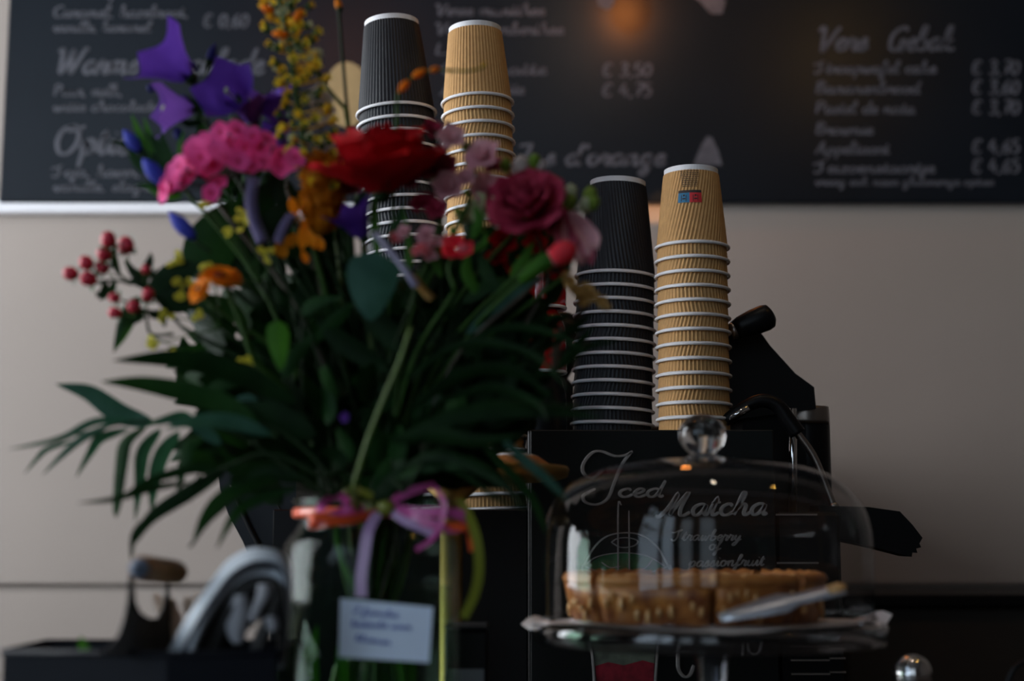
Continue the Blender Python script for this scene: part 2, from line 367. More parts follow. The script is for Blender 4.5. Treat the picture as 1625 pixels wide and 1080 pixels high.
def line(pts,pen,D,thick=.0006,n=4):
    return ribbon_flat([P(p.x,p.y,D) for p in smoothpath([V3((a,b,0)) for a,b in pts],n)],S(pen,D),thick)
def fillpoly(pts,D,thick=.0004):
    return extrude_poly([P(a,b,D) for a,b in pts],(0,-thick,0))
LEFT_E=3.0; NEAR_E=9.5; REAR_E=1.3; SPOT_E=260; EXPO=0.0
# ================================================================ ROOM
YW=2.60
XL,XR,YB,ZC=-2.1,2.6,-3.2,4.4
def wx(px): return P(px,540,YW).x
zg=P(0,930,YW).z
st=lambda n,G,m,**k: tag(mesh(n,G,m,smooth=False,**k),kind='structure')
st('floor',box(XL,XR,YB,YW,-.05,0),'floor')
st('ceiling',box(XL,XR,YB,YW,ZC,ZC+.05),'ceil')
# panelled back wall: upper and lower boards with a recessed joint between them
wb=st('wall_back',join(box(XL,XR,YW,YW+.1,zg+.006,ZC),box(XL,XR,YW,YW+.1,0,zg-.008),box(XL,XR,YW+.02,YW+.1,zg-.008,zg+.006)),'wall')
st('wall_right',box(XR,XR+.1,YB,YW,0,ZC),'wallside')
def window_wall(name,axis,c,a0,a1,wins,m):
    """wall with rectangular openings"""
    Gs=[];zs=(WZ0,WZ1);x=a0
    for (w0,w1) in wins:
        zt_=ZT(w0) if axis=='x' else WZ1
        Gs.append((x,w0,0,ZC)); Gs.append((w0,w1,0,zs[0])); Gs.append((w0,w1,zt_,ZC)); x=w1
    Gs.append((x,a1,0,ZC)); out=[]
    for (p,q,z0,z1) in Gs:
        out.append(box(c-.1,c,p,q,z0,z1) if axis=='x' else box(p,q,c-.1,c,z0,z1))
    return st(name,join(*out),m)
WZ0,WZ1=1.15,4.1
ZT=lambda a:2.85 if a>0 and a<1 else WZ1
LW=[(-3.0,-1.8),(-1.74,-.5),(.7,2.3)]
RW=[(-1.9,-1.1),(-.75,.1)]
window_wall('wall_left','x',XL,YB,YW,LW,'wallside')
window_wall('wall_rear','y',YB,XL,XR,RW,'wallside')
def pane_mat(name,col,s):
    m=bpy.data.materials.new(name); m.use_nodes=True; nt=m.node_tree; nt.nodes.clear()
    e=nt.nodes.new('ShaderNodeEmission'); e.inputs[0].default_value=(*col,1); e.inputs[1].default_value=s
    o=nt.nodes.new('ShaderNodeOutputMaterial'); nt.links.new(e.outputs[0],o.inputs[0]); MATS[name]=m; return m
M['dayL']=pane_mat('daylight_left',(.66,.82,1.0),LEFT_E); M['dayR']=pane_mat('daylight_rear',(.72,.86,1.0),REAR_E); M['dayW']=pane_mat('daylight_near_wall',(.90,.95,1.0),NEAR_E)
k=0
for (a,b) in LW:
    k+=1; f=.05; Zt=ZT(a)
    w=st('window_%d'%k,join(box(XL-.09,XL+.01,a,a+f,WZ0,Zt),box(XL-.09,XL+.01,b-f,b,WZ0,Zt),box(XL-.09,XL+.01,a,b,WZ0,WZ0+f),box(XL-.09,XL+.01,a,b,Zt-f,Zt),box(XL-.07,XL-.02,a,b,2.3,2.34)),'blackmetal')
    mesh('window_pane',box(XL-.085,XL-.075,a+.01,b-.01,WZ0+.01,Zt-.01),('dayW' if a>0 else 'dayL'),w,smooth=False)
for (a,b) in RW:
    k+=1
    w=st('window_%d'%k,join(box(a,a+f,YB-.09,YB+.01,WZ0,WZ1),box(b-f,b,YB-.09,YB+.01,WZ0,WZ1),box(a,b,YB-.09,YB+.01,WZ0,WZ0+f),box(a,b,YB-.09,YB+.01,WZ1-f,WZ1),box(a,b,YB-.07,YB-.02,2.3,2.34)),'blackmetal')
    mesh('window_pane',box(a+.01,b-.01,YB-.085,YB-.075,WZ0+.01,WZ1-.01),'dayR',w,smooth=False)
# strip below the menu board; window reflection painted white on its left part
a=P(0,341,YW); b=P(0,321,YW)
ledge=st('trim_1',rbox(-1.05,wx(575),YW-.022,YW,a.z,b.z,.003),'trimreflect')
ledge2=st('trim_2',rbox(wx(575)+.001,1.6,YW-.012,YW,P(0,326,YW).z,b.z,.002),'trimdull')  # rest of the same strip, dull, without the painted reflection
# dark cabinet against the back wall on the right
DB=2.32
zt=P(1400,943,DB).z
cab=thing('back_cabinet','dark brown low cabinet against the back wall, right of the coffee machine','cabinet',(1.0,DB,0))
mesh('cabinet_body',rbox(.54,2.2,DB+.02,YW-.002,.0,zt-.02,.004),'darkwood',cab,smooth=False)
mesh('cabinet_top',rbox(.53,2.22,DB,YW-.002,zt-.02,zt,.003),'blackmetal',cab,smooth=False)
fr=thing('light_blocker','added unseen black block behind the coffee machine, shading the lower right wall','light blocker',(.26,2.25,0))  # added out of view to block window light from the lower right wall
mesh('blocker_body',rbox(.10,.42,1.95,YW-.005,.0,1.45,.005),'blackmetal',fr,smooth=False)
mesh('blocker_front',rbox(.105,.415,1.935,1.949,.02,1.44,.003),'navymetal',fr,smooth=False)
gd=thing('coffee_grinder','black coffee grinder between the flowers and the right-hand black cups','coffee grinder',(P(868,700,1.93).x,1.95,.95))
gc_=(P(868,700,1.93).x,1.95,0)
mesh('grinder_body',rbox(gc_[0]-.05,gc_[0]+.035,1.88,2.01,.95,P(868,600,1.9).z,.01),'blackmetal',gd,smooth=False)
mesh('bean_hopper',lathe([(0,P(868,600,1.95).z),(.03,P(868,600,1.95).z),(.045,P(868,570,1.95).z),(.045,P(868,510,1.95).z),(.038,P(868,500,1.95).z),(0,P(868,498,1.95).z)],32,gc_),'blackmetal',gd)
# ================================================================ MENU BOARD
YBd=YW-.026
board=thing('menu_board','long black menu board with chalk lettering on the back wall','menu board',(0,YW,P(0,320,YBd).z))
bz=P(0,321,YBd).z
x0=P(4,200,YBd).x
mesh('board_panel',rbox(x0,1.55,YBd,YW-.001,bz,bz+1.05,.003),'board',board,smooth=False)
D=YBd-.0005
BO=lambda nm,Gs,m='chalk': mesh(nm,join(*Gs),m,board,smooth=False)
BO('heading_lettering',[write('Siropen',85,250,-12,17,D,4.5)])
BO('menu_lettering',[write('Caramel, hazelnoot,',85,300,27,9,D,3.2,.1),write('vanille, karamel',85,240,50,8,D,3,.1)])
BO('price_lettering',[write('€ 0,60',322,395,43,11,D,3.4,.1)])
BO('heading_lettering',[write('Warme chocolade',85,418,117,20,D,5.5)])
BO('menu_lettering',[write('Puur, melk,',85,195,152,9,D,3.2,.1),write('witte chocolade',85,250,176,8,D,3,.1)])
BO('heading_lettering',[write('Opties',85,225,244,23,D,6)])
BO('menu_lettering',[write('Soja, haver, suiker',85,300,280,9,D,3.2,.1),write('vanille, slagroom',85,280,303,8,D,3,.1)])
BO('menu_lettering',[write('Verse muntthee',690,865,24,9,D,3.4,.1),write('Verse gemberthee',690,895,54,9,D,3.4,.1),write('Latte',690,780,86,9,D,3.4,.1),write('Chai Latte',700,868,118,10,D,3.4,.1),write('Matcha latte',700,832,149,9,D,3.4,.1)])
BO('price_lettering',[write('€ 3,50',955,1035,121,11,D,3.8,.1)]); BO('price_lettering',[write('€ 4,75',955,1035,153,11,D,3.8,.1)])
BO('heading_lettering',[write("Jus d'orange",812,1055,262,17,D,5.2)])
BO('heading_lettering',[write('Vers',1292,1378,80,19,D,5.5)]); BO('heading_lettering',[write('Gebak',1408,1514,80,19,D,5.5)])
BO('menu_lettering',[write('Stroopwafel cake',1294,1486,116,9.5,D,3.5,.1),write('Bananenbrood',1294,1460,148,9.5,D,3.5,.1),write('Pastel de nata',1294,1452,180,9.5,D,3.5,.1),write('Brownie',1294,1386,213,9.5,D,3.5,.1),write('Appeltaart',1294,1412,244,9.5,D,3.5,.1),write('Seizoenstaartje',1294,1484,274,9.5,D,3.5,.1),write('vraag ook naar glutenvrije opties',1294,1578,294,7,D,2.6,.1)])
for t,y in(('€ 3,70',118),('€ 3,60',149),('€ 3,70',181),('€ 4,65',243),('€ 4,65',274)): BO('price_lettering',[write(t,1542,1619,y,11.5,D,4,.1)])
# painted motifs on the board
disc=[(550+36*cos(t*PI/12),150+52*sin(t*PI/12)) for t in range(24)]
BO('painted_disc',[fillpoly(disc,D)],'tan')
BO('painted_cone',[fillpoly([(1100,262),(1112,232),(1122,216),(1130,218),(1140,240),(1146,262)],D)])
BO('painted_cloud',[fillpoly([(1085,-14),(1110,2),(1128,22),(1146,22),(1152,2),(1140,-14)],D)])
BO('painted_cloud',[fillpoly([(944,-14),(950,10),(966,16),(976,4),(972,-14)],D)])
# ================================================================ COUNTERS
fc=thing('front_counter','dark bar counter carrying the vase and the cake stand','counter',(0,1.05,0))
ZCT=1.09
mesh('counter_base',rbox(-1.6,1.6,.75,1.35,.0,ZCT-.03,.004),'darkwood',fc,smooth=False)
mesh('counter_slab',rbox(-1.62,1.62,.72,1.395,ZCT-.03,ZCT,.004),'counter',fc,smooth=False)
bc=thing('work_counter','lower dark work counter carrying the coffee machine','counter',(0,1.7,0))
ZBT=.95
mesh('counter_base',rbox(-1.2,1.2,1.42,2.0,.0,ZBT-.03,.004),'darkwood',bc,smooth=False)
mesh('counter_slab',rbox(-1.22,1.22,1.405,2.02,ZBT-.03,ZBT,.004),'counter',bc,smooth=False)
# ================================================================ COFFEE MACHINE
DM=1.456
ZR=CAMZ+.1077      # right deck height
ZLd=P(780,809,1.50).z
mach=thing('espresso_machine','wide black espresso machine under the paper cup stacks','coffee machine',(0,1.65,ZBT))
def px(x,D=DM): return P(x,850,D).x
mesh('housing',rbox(px(838),px(1232),DM,1.86,ZBT+.02,ZR,.0012),'blackmetal',mach,smooth=False)
mesh('low_deck',rbox(px(432),px(838)-.0005,DM+.001,1.86,ZBT+.02,ZLd,.0012),'blackmetal',mach,smooth=False)
# curved left cheek with a groove
out=[(350,700),(345,735),(349,775),(362,815),(385,858),(405,905),(425,980),(432,1010)]
ins=[(432,1010),(470,1010),(470,700)]
ck=extrude_poly([P(a,b,1.46) for a,b in out+ins],(0,.36,0))
mesh('side_cheek',ck,'navymetal',mach,smooth=False)
g=[P(a,b,1.458) for a,b in((368,768),(380,800),(398,840),(420,880))]
mesh('cheek_groove',tube(smoothpath(g,4),.003,6),'blackmetal',mach)
mesh('cheek_seam',tube([P(428,780,1.459),P(470,850,1.459)],.0008,5),'blackmetal',mach)
mesh('foot',lathe([(0,0),(.02,0),(.02,.02),(0,.02)],16,(px(470),1.55,ZBT)),'blackmetal',mach)
mesh('foot',lathe([(0,0),(.02,0),(.02,.02),(0,.02)],16,(px(1210),1.55,ZBT)),'blackmetal',mach)
# right end block with steel slots
mesh('end_block',rbox(px(1232)+.001,px(1338),DM+.01,1.80,ZBT+.001,P(0,812,DM+.01).z,.004),'blackmetal',mach,smooth=False)
def slot(xa,xb,y): return box(px(xa),px(xb),DM+.006,DM+.0105,P(0,y+1.3,DM).z,P(0,y-1.3,DM).z)
for xa,xb,y in((1233,1300,816),(1232,1300,893),(1253,1303,909)): mesh('steel_strip',slot(xa,xb,y),'dullchrome',mach,smooth=False)
for y in(1026,1048,1070): mesh('steel_slot',join(slot(1252,1313,y),slot(1313,1338,y+(4 if y==1026 else -3))),'dullchrome',mach,smooth=False)
# upper cover behind the cups on the right, sloping down to the right
cv=[(1150,518),(1205,524),(1222,548),(1262,592),(1292,614),(1295,648),(1262,652),(1150,668)]
mesh('sloping_cover',extrude_poly([P(a,b,1.62) for a,b in cv],(0,.16,0)),'blackmetal',mach,smooth=False)
cc=P(1278,700,1.66)
mesh('column',lathe([(0,-.34),(.0285,-.34),(.0285,.032),(.026,.04),(0,.04)],32,cc),'blackmetal',mach)
mesh('column_collar',lathe([(0,-.004),(.0285,-.004),(.029,0),(.029,.012),(.0285,.016),(0,.016)],32,P(1276,668,1.655)),'dullchrome',mach)
mesh('inner_block',box(P(1165,0,1.62).x,P(1262,0,1.62).x,1.63,1.75,ZR-.1,P(0,640,1.62).z),'blackmetal',mach,smooth=False)
mesh('chrome_column',tube([P(1258,648,1.56),P(1258,830,1.56)],.0045,16),'chrome',mach)
# black grip with chrome collar at the top right
grip=tube([P(1166,524,1.57),P(1176,519,1.57),P(1196,511,1.57),P(1214,504,1.57),P(1222,501,1.57),P(1226,499,1.57)],[.0105,.0125,.0145,.0150,.0135,.008],20)
gr=mesh('grip',grip,'blackmetal',mach)
mesh('grip_collar',tube([P(1158,527,1.57),P(1168,523,1.57)],[.0085,.0105],20),'dullchrome',mach)
mesh('grip_arm',tube(smoothpath([P(1160,526,1.57),P(1140,545,1.58),P(1135,600,1.62)],4),.008,12),'blackmetal',mach)
# steam wand
wand=mesh('steam_wand_sleeve',tube(smoothpath([P(1150,668,1.53),P(1175,650,1.53),P(1205,636,1.53),P(1232,642,1.53),P(1252,668,1.53),P(1266,688,1.53)],5),[.0065,.009],14),'blackmetal',mach)
mesh('steam_wand_tube',tube(smoothpath([P(1258,678,1.53),P(1290,722,1.53),P(1312,775,1.53),P(1322,802,1.53)],5),.0042,12),'dullchrome',mach)
mesh('steam_wand_arm',tube([P(1150,668,1.528),P(1188,646,1.522)],.0035,10),'chrome',mach)
mesh('steam_wand_tip',ell(P(1323,803,1.53),.006,.006,.005),'dullchrome',mach)
# black blocky handle reaching out to the right, with a ragged end
hp=[(1300,802),(1378,804),(1428,811),(1448,832),(1464,853),(1459,862),(1462,868),(1454,870),(1456,877),(1448,876),(1447,883),(1420,876),(1380,866),(1300,850)]
mesh('side_handle',extrude_poly([P(a,b,1.52) for a,b in hp],(0,.05,0)),'blackmetal',mach,smooth=False)
# ================================================================ CHALKBOARD SIGN ON THE MACHINE
DC=DM-.006
sign=thing('chalkboard_sign','black chalkboard panel reading Iced Matcha on the machine front','sign',(px(1030),DC,ZBT))
mesh('sign_panel',rbox(px(842),px(1229),DC,DM-.0005,ZBT+.025,ZR-.001,.0006),'chalkboard',sign,smooth=False)
D=DC-.0003
SG=lambda nm,Gs,m='chalkwhite': mesh(nm,join(*Gs),m,sign,smooth=False)
SG('chalk_lettering',[
 line([(958,745),(940,758),(926,750),(926,735),(940,718),(955,716),(975,723),(992,722),(1004,716)],4.5,D),
 line([(1002,717),(988,735),(975,765),(965,790),(948,800),(930,797),(925,787),(935,780),(945,775)],4.2,D),
 write('ced',980,1052,788,13,D,4.2,.25)])
SG('chalk_lettering',[write('Matcha',1045,1216,818,18,D,5.2,.3,rot=.01)])
SG('chalk_lettering',[write('Strawberry',1066,1176,857,8.5,D,2.2,.35)],'chalkwhite')
SG('chalk_lettering',[write('of',1124,1144,872,9,D,2.2,.3)])
SG('chalk_lettering',[write('passionfruit',1092,1212,899,9,D,2.3,.3,rot=.02)])
SG('chalk_lettering',[line([(1078,1018),(1076,1042),(1077,1062),(1086,1073),(1095,1070),(1101,1055)],4.5,D),line([(1069,1034),(1096,1033)],3.6,D)])
SG('chalk_lettering',[line([(1179,1013),(1179,1040)],3.5,D),line([(1188,1012),(1187,1028),(1196,1038),(1206,1032),(1210,1014)],3.5,D)])
bowl=[(933,905),(940,890),(958,880),(985,877),(1015,878),(1038,886),(1052,900),(1060,915),(1055,925),(935,925)]
SG('green_chalk_fill',[fillpoly(bowl,D)],'chalkgreen')
D2=D-.0006
SG('bowl_drawing',[
 line([(925,900),(935,880),(950,860),(970,848),(1000,845),(1025,852),(1045,870),(1055,888),(1064,905)],2.4,D2),
 line([(928,896),(945,884),(970,878),(1000,877),(1030,883),(1055,898)],1.8,D2),
 line([(926,894),(924,906),(932,914),(936,925)],2.2,D2),line([(1064,896),(1065,908),(1056,914),(1052,925)],2.2,D2),
 line([(928,898),(950,906),(985,910),(1020,909),(1045,904),(1064,896)],2.2,D2),
 line([(970,860),(980,854),(998,853),(1012,858),(1005,866),(985,868),(970,860)],1.8,D2),
 line([(981,925),(981,804),(986,801)],1.8,D2),line([(999,925),(998,810)],1.8,D2),
 line([(955,892),(968,900),(985,898)],1.6,D2),line([(1035,888),(1025,900),(1010,905)],1.6,D2)])
SG('grey_chalk_fill',[fillpoly([(941,1022),(1040,1020),(1038,1052),(1020,1047),(990,1055),(965,1050),(945,1056)],D)],'chalkgrey')
SG('red_chalk_fill',[fillpoly([(945,1056),(965,1050),(990,1055),(1020,1047),(1038,1052),(1036,1100),(948,1100)],D)],'chalkred')
SG('glass_drawing',[line([(936,1018),(941,1050),(944,1100)],2.8,D2),line([(1045,1016),(1042,1050),(1039,1100)],2.8,D2)])
# ================================================================ PAPER CUPS
def cup_meshes(kind):
    rr,rb,h,nr=((.0405,.0308,.0905,56) if kind=='kraft' else (.0467,.0330,.1150,62))
    res=[]
    for tw in (0.0,.55,-.42,.2,-.15):
        n=nr*4; Vs=[];F=[]; zs=[.0045,.012,.02,.032,.046,.06,.075,h-.006] if kind=='kraft' else [.0045,.014,.024,.038,.055,.072,.09,h-.006]
        prof=[(1,z) for z in zs]
        for j,z in enumerate(zs):
            for i in range(n):
                a=2*PI*i/n+tw*(z/h)
                R0=(rr-.0012)+(rb-rr+.0006)*z/h+(.00045,.0004,-.0006,-.0006)[i%4]
                if j==0 or j==len(zs)-1: R0-=.0002
                Vs.append(V3((R0*cos(a),R0*sin(a),z)))
        for j in range(len(zs)-1):
            for i in range(n): i2=(i+1)%n; F.append((j*n+i,j*n+i2,(j+1)*n+i2,(j+1)*n+i))
        # inner face of the sleeve
        b=len(Vs)
        for z in(zs[0],zs[-1]):
            for i in range(48): a=2*PI*i/48; R0=(rr-.0012)+(rb-rr+.0006)*z/h-.0006; Vs.append(V3((R0*cos(a),R0*sin(a),z)))
        for i in range(48): i2=(i+1)%48; F.append((b+i2,b+i,b+48+i,b+48+i2))
        me=bpy.data.meshes.new(kind+'_sleeve'); me.from_pydata([tuple(v) for v in Vs],[],F); me.materials.append(M['kraft' if kind=='kraft' else 'blackpaper'])
        me.polygons.foreach_set('use_smooth',[True]*len(me.polygons)); res.append(me)
    # liner: inner paper cup with recessed base showing at the top of the upturned cup
    R=lambda z,t:(rr-.0012-t)+(rb-rr+.0006)*z/h
    prof=[(R(.001,.0007),.001),(R(h-.006,.0007),h-.006),(R(h,.0001),h-.0055),(R(h,.0001),h),(R(h,.00095),h),(R(h,.00095),h-.008),(0,h-.008)]
    L=lathe(prof,64); L2=lathe([(R(0,.00095),.001),(R(h-.009,.00095),h-.009),(0,h-.009)],64)
    me=bpy.data.meshes.new('liner'); G=join(L,L2); me.from_pydata([tuple(v) for v in G[0]],[],G[1]); me.materials.append(M['whitepaper']); me.polygons.foreach_set('use_smooth',[True]*len(me.polygons))
    me.set_sharp_from_angle(angle=.6)
    t=[(rr+.0016*cos(a),.0018+.0017*sin(a)) for a in [2*PI*i/10 for i in range(10)]]
    G=lathe(t,72,close=True); rm=bpy.data.meshes.new('rim'); rm.from_pydata([tuple(v) for v in G[0]],[],G[1]); rm.materials.append(M['whitepaper']); rm.polygons.foreach_set('use_smooth',[True]*len(rm.polygons))
    return res,me,rm,h
ORD=['top','second','third','fourth','fifth','sixth','seventh','eighth','ninth','tenth','eleventh','twelfth','thirteenth','fourteenth','fifteenth','sixteenth','seventeenth','eighteenth','nineteenth','twentieth','twenty-first','twenty-second','twenty-third','twenty-fourth','twenty-fifth','twenty-sixth','twenty-seventh','twenty-eighth','twenty-ninth','thirtieth','thirty-first','thirty-second','thirty-third','thirty-fourth','thirty-fifth']
CM={k:cup_meshes(k) for k in('kraft','black')}
protos={}
def cup_proto(kind):
    sl,li,rm,h=CM[kind]
    r=bpy.data.objects.new('paper_cup',None); r.empty_display_size=.02
    kids=[]
    for nm,me in(('sleeve',sl[0]),('liner',li),('rim',rm)):
        o=bpy.data.objects.new(nm,me); o.parent=r; kids.append(o)
    return r,kids
for k in('kraft','black'): protos[k]=cup_proto(k)
def stack(kind,xb,yb_z,D,n,step,xtop_shift,desc,group,twists):
    """upturned nested cups; the lowest stands at height yb_z, the stack leans by xtop_shift"""
    r0,kids=protos[kind]; h=CM[kind][3]
    H=step*(n-1)
    base=V3((P(xb,800,D).x,D,yb_z)); tops=None
    for i in range(n):             # i=0 lowest
        r=r0.copy(); C.objects.link(r)
        r.location=base+V3((xtop_shift*(i*step/H)+R_.uniform(-.0001,.0001),0,i*step))
        r.rotation_mode='ZYX'; r.rotation_euler=(0,math.atan(xtop_shift/H),R_.uniform(0,6.28) if i<n-1 else twists[1])
        j=n-1-i
        lab=desc%(ORD[j]+(' from the top' if j else ' cup'))
        if j==0: lab=desc%'topmost'
        tag(r,lab,'paper cup',group)
        for c in kids:
            q=c.copy(); C.objects.link(q); q.parent=r
            if c.data.name.endswith('sleeve'): q.data=CM[kind][0][twists[0] if i==n-1 else R_.choice([0,1,2,3,4])]
        tops=r
    return tops
kt=stack('kraft',1104,ZR,1.553,14,.0159,.0008,'kraft ribbed paper cup in the right front stack, %s','kraft cups stacked on the right',(1,0))
bt=stack('black',972,ZR,1.62,13,.0155,.006,'black ribbed paper cup in the right black stack, %s','black cups stacked on the right',(2,0))
# how many cups fit the taller left stacks
hk=P(747,31,1.544).z-ZLd; hb=P(620,19,1.60).z-ZLd
nk=1+round((hk-.0905)/.0161); nb=1+round((hb-.1150)/.0155)
stack('kraft',780,ZLd,1.575,nk,(hk-.0905)/(nk-1),-.017,'kraft ribbed paper cup in the tall left stack behind the flowers, %s','kraft cups stacked behind the flowers',(0,0))
stack('black',664,ZLd,1.635,nb,(hb-.1150)/(nb-1),-.030,'black ribbed paper cup in the tall left stack behind the rose, %s','black cups stacked behind the flowers',(0,0))
# print on the topmost right kraft cup
def on_cup(pts,top,kind,off):
    rr,rb,h=(.0405,.0308,.0905)
    out=[]
    for a,z in pts:
        R0=(rr-.0012)+(rb-rr+.0006)*z/h+.0006+off; out.append(V3((R0*sin(a),-R0*cos(a),z)))
    return out
def patch(a0,a1,z0,z1,off,n=10):
    Vs=[];F=[]
    for j in(0,1):
        for i in range(n+1): Vs+=on_cup([(a0+(a1-a0)*i/n,(z0,z1)[j])],None,None,off)
    for i in range(n): F.append((i,i+1,n+2+i,n+1+i))
    return Vs,F
def sub(nm,G,m,par):
    me=bpy.data.meshes.new(nm); me.from_pydata([tuple(v) for v in G[0]],[],G[1]); me.materials.append(M[m]); o=bpy.data.objects.new(nm,me); C.objects.link(o); o.parent=par; return o
a0,a1=-.55,.20; am=-.18
o=sub('printed_mark',patch(a0,am,.0465,.0575,.0002),'inkblue',kt); o['label']='blue square of the recycling mark'
o=sub('printed_mark',patch(am,a1,.0465,.0575,.0002),'inkred',kt); o['label']='red square of the recycling mark'
sub('printed_mark',patch(a0,a1,.0575,.0605,.0002),'inkblack',kt)['label']='black bar of the recycling mark'
ln=[]
for i in range(9):
    w=.34-.012*i; z=.0645+.0022*(8-i)
    x=-.17-w
    while x<-.17+w:
        d=R_.uniform(.03,.09); ln.append(patch(x,min(x+d,-.17+w),z,z+.0009,.0002,2)); x+=d+.025
sub('small_print',join(*ln),'inkblack',kt)
fig=[]
for ax,zx in((-.36,.052),(.01,.052)):
    fig+= [patch(ax-.03,ax+.03,zx+.0015,zx+.0035,.0004,2),patch(ax-.05,ax+.05,zx-.002,zx-.0005,.0004,2),patch(ax-.09,ax-.07,zx-.004,zx+.003,.0004,2),patch(ax+.06,ax+.08,zx-.004,zx+.003,.0004,2)]
sub('small_print',join(*fig[:4]),'inkblack',kt); sub('small_print',join(*fig[4:]),'inkblack',kt)
# red mugs upside down between the stacks
for i in range(3):
    c=V3((P(868,500,1.60).x-.004,1.60,ZR+i*.0735)); gl='redglaze' if i else 'blackmetal'
    t=thing('coffee_mug',('black upturned mug at the bottom of the mug pile','glossy red upturned mug in the middle of the mug pile','glossy red upturned mug on top of the mug pile')[i],'mug',c,'coffee mugs piled upside down')
    mesh('mug_body',lathe([(.026,.0035),(.0262,.02),(.025,.05),(.021,.066),(.016,.0715),(.016,.073),(.013,.073),(.013,.071),(0,.071)],40,c),gl,t)
    mesh('mug_rim',lathe([(.0262,.0035),(.027,.002),(.026,0),(.024,0),(.0238,.0035)],40,c,close=True),'whitepaper',t)
    mesh('mug_handle',tube(smoothpath([c+V3((0,.025,.055)),c+V3((0,.042,.05)),c+V3((0,.044,.03)),c+V3((0,.026,.018))],5),.003,10),gl,t)
# ================================================================ GOLD CAKE STAND
DG=1.335
gc=P(717,745,DG)
gs=thing('gold_cake_stand','gold metal pedestal cake stand behind the vase','cake stand',(gc.x,DG,ZCT))
rG=S(184,DG)
zb=P(717,762,DG).z; 
mesh('plate',lathe([(0,0),(rG*.9,0),(rG*.985,.003),(rG,.010),(rG*.985,.0125),(rG*.95,.012),(rG*.9,.006),(0,.006)],72,(gc.x,DG,zb)),'brass',gs)
mesh('pedestal',lathe([(0,0),(.040,0),(.040,.006),(.024,.016),(.0108,.03),(.0108,zb-ZCT-.02),(.03,zb-ZCT-.003),(0,zb-ZCT-.001)],40,(gc.x,DG,ZCT)),'brass',gs)
# golden cake on it
bun=thing('sponge_cake','small golden cake on the gold stand behind the palm leaves','cake',(P(815,735,DG).x,DG,zb+.006))
c=bun.location
mesh('cake_body',lathe([(0,0),(.030,0),(.035,.004),(.033,.010),(.024,.016),(.010,.019),(0,.0195)],32,c,rfun=lambda a,z:1+.04*sin(5*a)),'crust',bun)
mesh('cake_topping',lathe([(0,.0202),(.010,.0196),(.018,.0184),(.023,.0168),(.021,.0160),(0,.0165)],24,c,rfun=lambda a,z:1+.1*sin(3*a)),'paper',bun)
# black canister with a pale label
bx=thing('coffee_tin','square black tin with a pale grey label beside the vase','tin',(P(740,1000,1.22).x,1.245,ZCT))
c=bx.location; hz=P(740,992,1.22).z
mesh('tin_body',rbox(c.x-.018,c.x+.018,1.22,1.27,ZCT,hz-.004,.002),'blackmetal',bx,smooth=False)
mesh('tin_lid',rbox(c.x-.0185,c.x+.0185,1.2195,1.2705,hz-.004,hz,.0015),'navymetal',bx,smooth=False)
mesh('tin_label',box(c.x-.015,c.x+.015,1.2192,1.2199,ZCT+.02,P(740,1061,1.22).z),mat('tin_label_paper',(.16,.17,.20),.7),bx,smooth=False)
# ================================================================ CAKE STAND WITH GLASS DOME
DK=1.20
kc=P(1122,1000,DK); KX=kc.x
zp=P(1122,994,DK).z            # top face of the plate
gs2=thing('glass_cake_stand','clear glass footed cake stand under the glass dome','cake stand',(KX,DK,ZCT))
rP=S(268,DK)
mesh('plate',lathe([(0,-.006),(rP*.55,-.007),(rP*.95,-.009),(rP,-.0115),(rP*1.012,-.0105),(rP*1.015,.002),(rP,.004),(rP*.97,.001),(0,.0)],96,(KX,DK,zp)),'plateglass',gs2)
h=zp-ZCT
mesh('pedestal',lathe([(0,0),(.055,0),(.055,.004),(.035,.010),(.017,.022),(.012,.05),(.013,h-.03),(.020,h-.015),(.026,h-.0085),(0,h-.0085)],48,(KX+.004,DK,ZCT)),'plateglass',gs2)
# paper sheet: a square turned corner-on
dv=[];df=[];N=26;hd=S(287,DK)
for j in range(N+1):
    for i in range(N+1):
        u=-1+2*i/N; v=-1+2*j/N
        x=(u+v)/2*hd; y=(v-u)/2*hd; r=math.hypot(x,y)
        z=.0045+.0010*sin(40*x+3)*cos(37*y)
        if r>.138: z+= (.010*sin(5*math.atan2(y,x)+1.2)+.004)*(r-.138)/.014*.35
        if r>.134 and abs(x)>.09: z+=y*.9*min(1,(r-.134)/.018)
        dv.append(V3((KX+x,DK+y,zp+z)))
for j in range(N):
    for i in range(N): a=j*(N+1)+i; df.append((a,a+1,a+N+2,a+N+1))
pp=mesh('paper_sheet',(dv+[p-V3((0,0,.0004)) for p in dv],df+[tuple((N+1)**2+k for k in f[::-1]) for f in df]),'paper',origin=(KX,DK,zp+.004))
tag(pp,'thin white paper sheet under the pie, corners sticking past the plate','paper sheet')
# dome
dm=thing('cake_dome','clear glass dome cover with a round knob over the pie','cake cover',(KX,DK,zp+.007))
def zr(y): return (P(1122,y,DK).z)
pr=[(254,986),(254.5,960),(254,900),(253,860),(251,838),(245,815),(234,792),(217,772),(196,757),(170,746),(140,738),(105,732),(60,728),(22,726),(0,726)]
pr=[(S(r,DK),zr(y)) for r,y in pr]
sp=smoothpath([V3((a,0,b)) for a,b in pr],4)
prof=[(p.x,p.z) for p in sp]; prof=[(max(0,a),b) for a,b in prof]
prof[0]=(prof[0][0],zp+.0075)
mesh('dome_shell',lathe(prof,120,(KX,DK,0)),'dome',dm)
bead=[(prof[0][0]+.0022*cos(t*PI/5),zp+.0085+.0018*sin(t*PI/5)) for t in range(10)]
mesh('dome_rim',lathe(bead,96,(KX,DK,0),close=True),'dome',dm)
kz=zr(690); kx=P(1114,690,DK).x
mesh('knob',join(ell((kx,DK,kz),S(37,DK),S(37,DK),S(34,DK),32,20)),'glasssolid',dm)
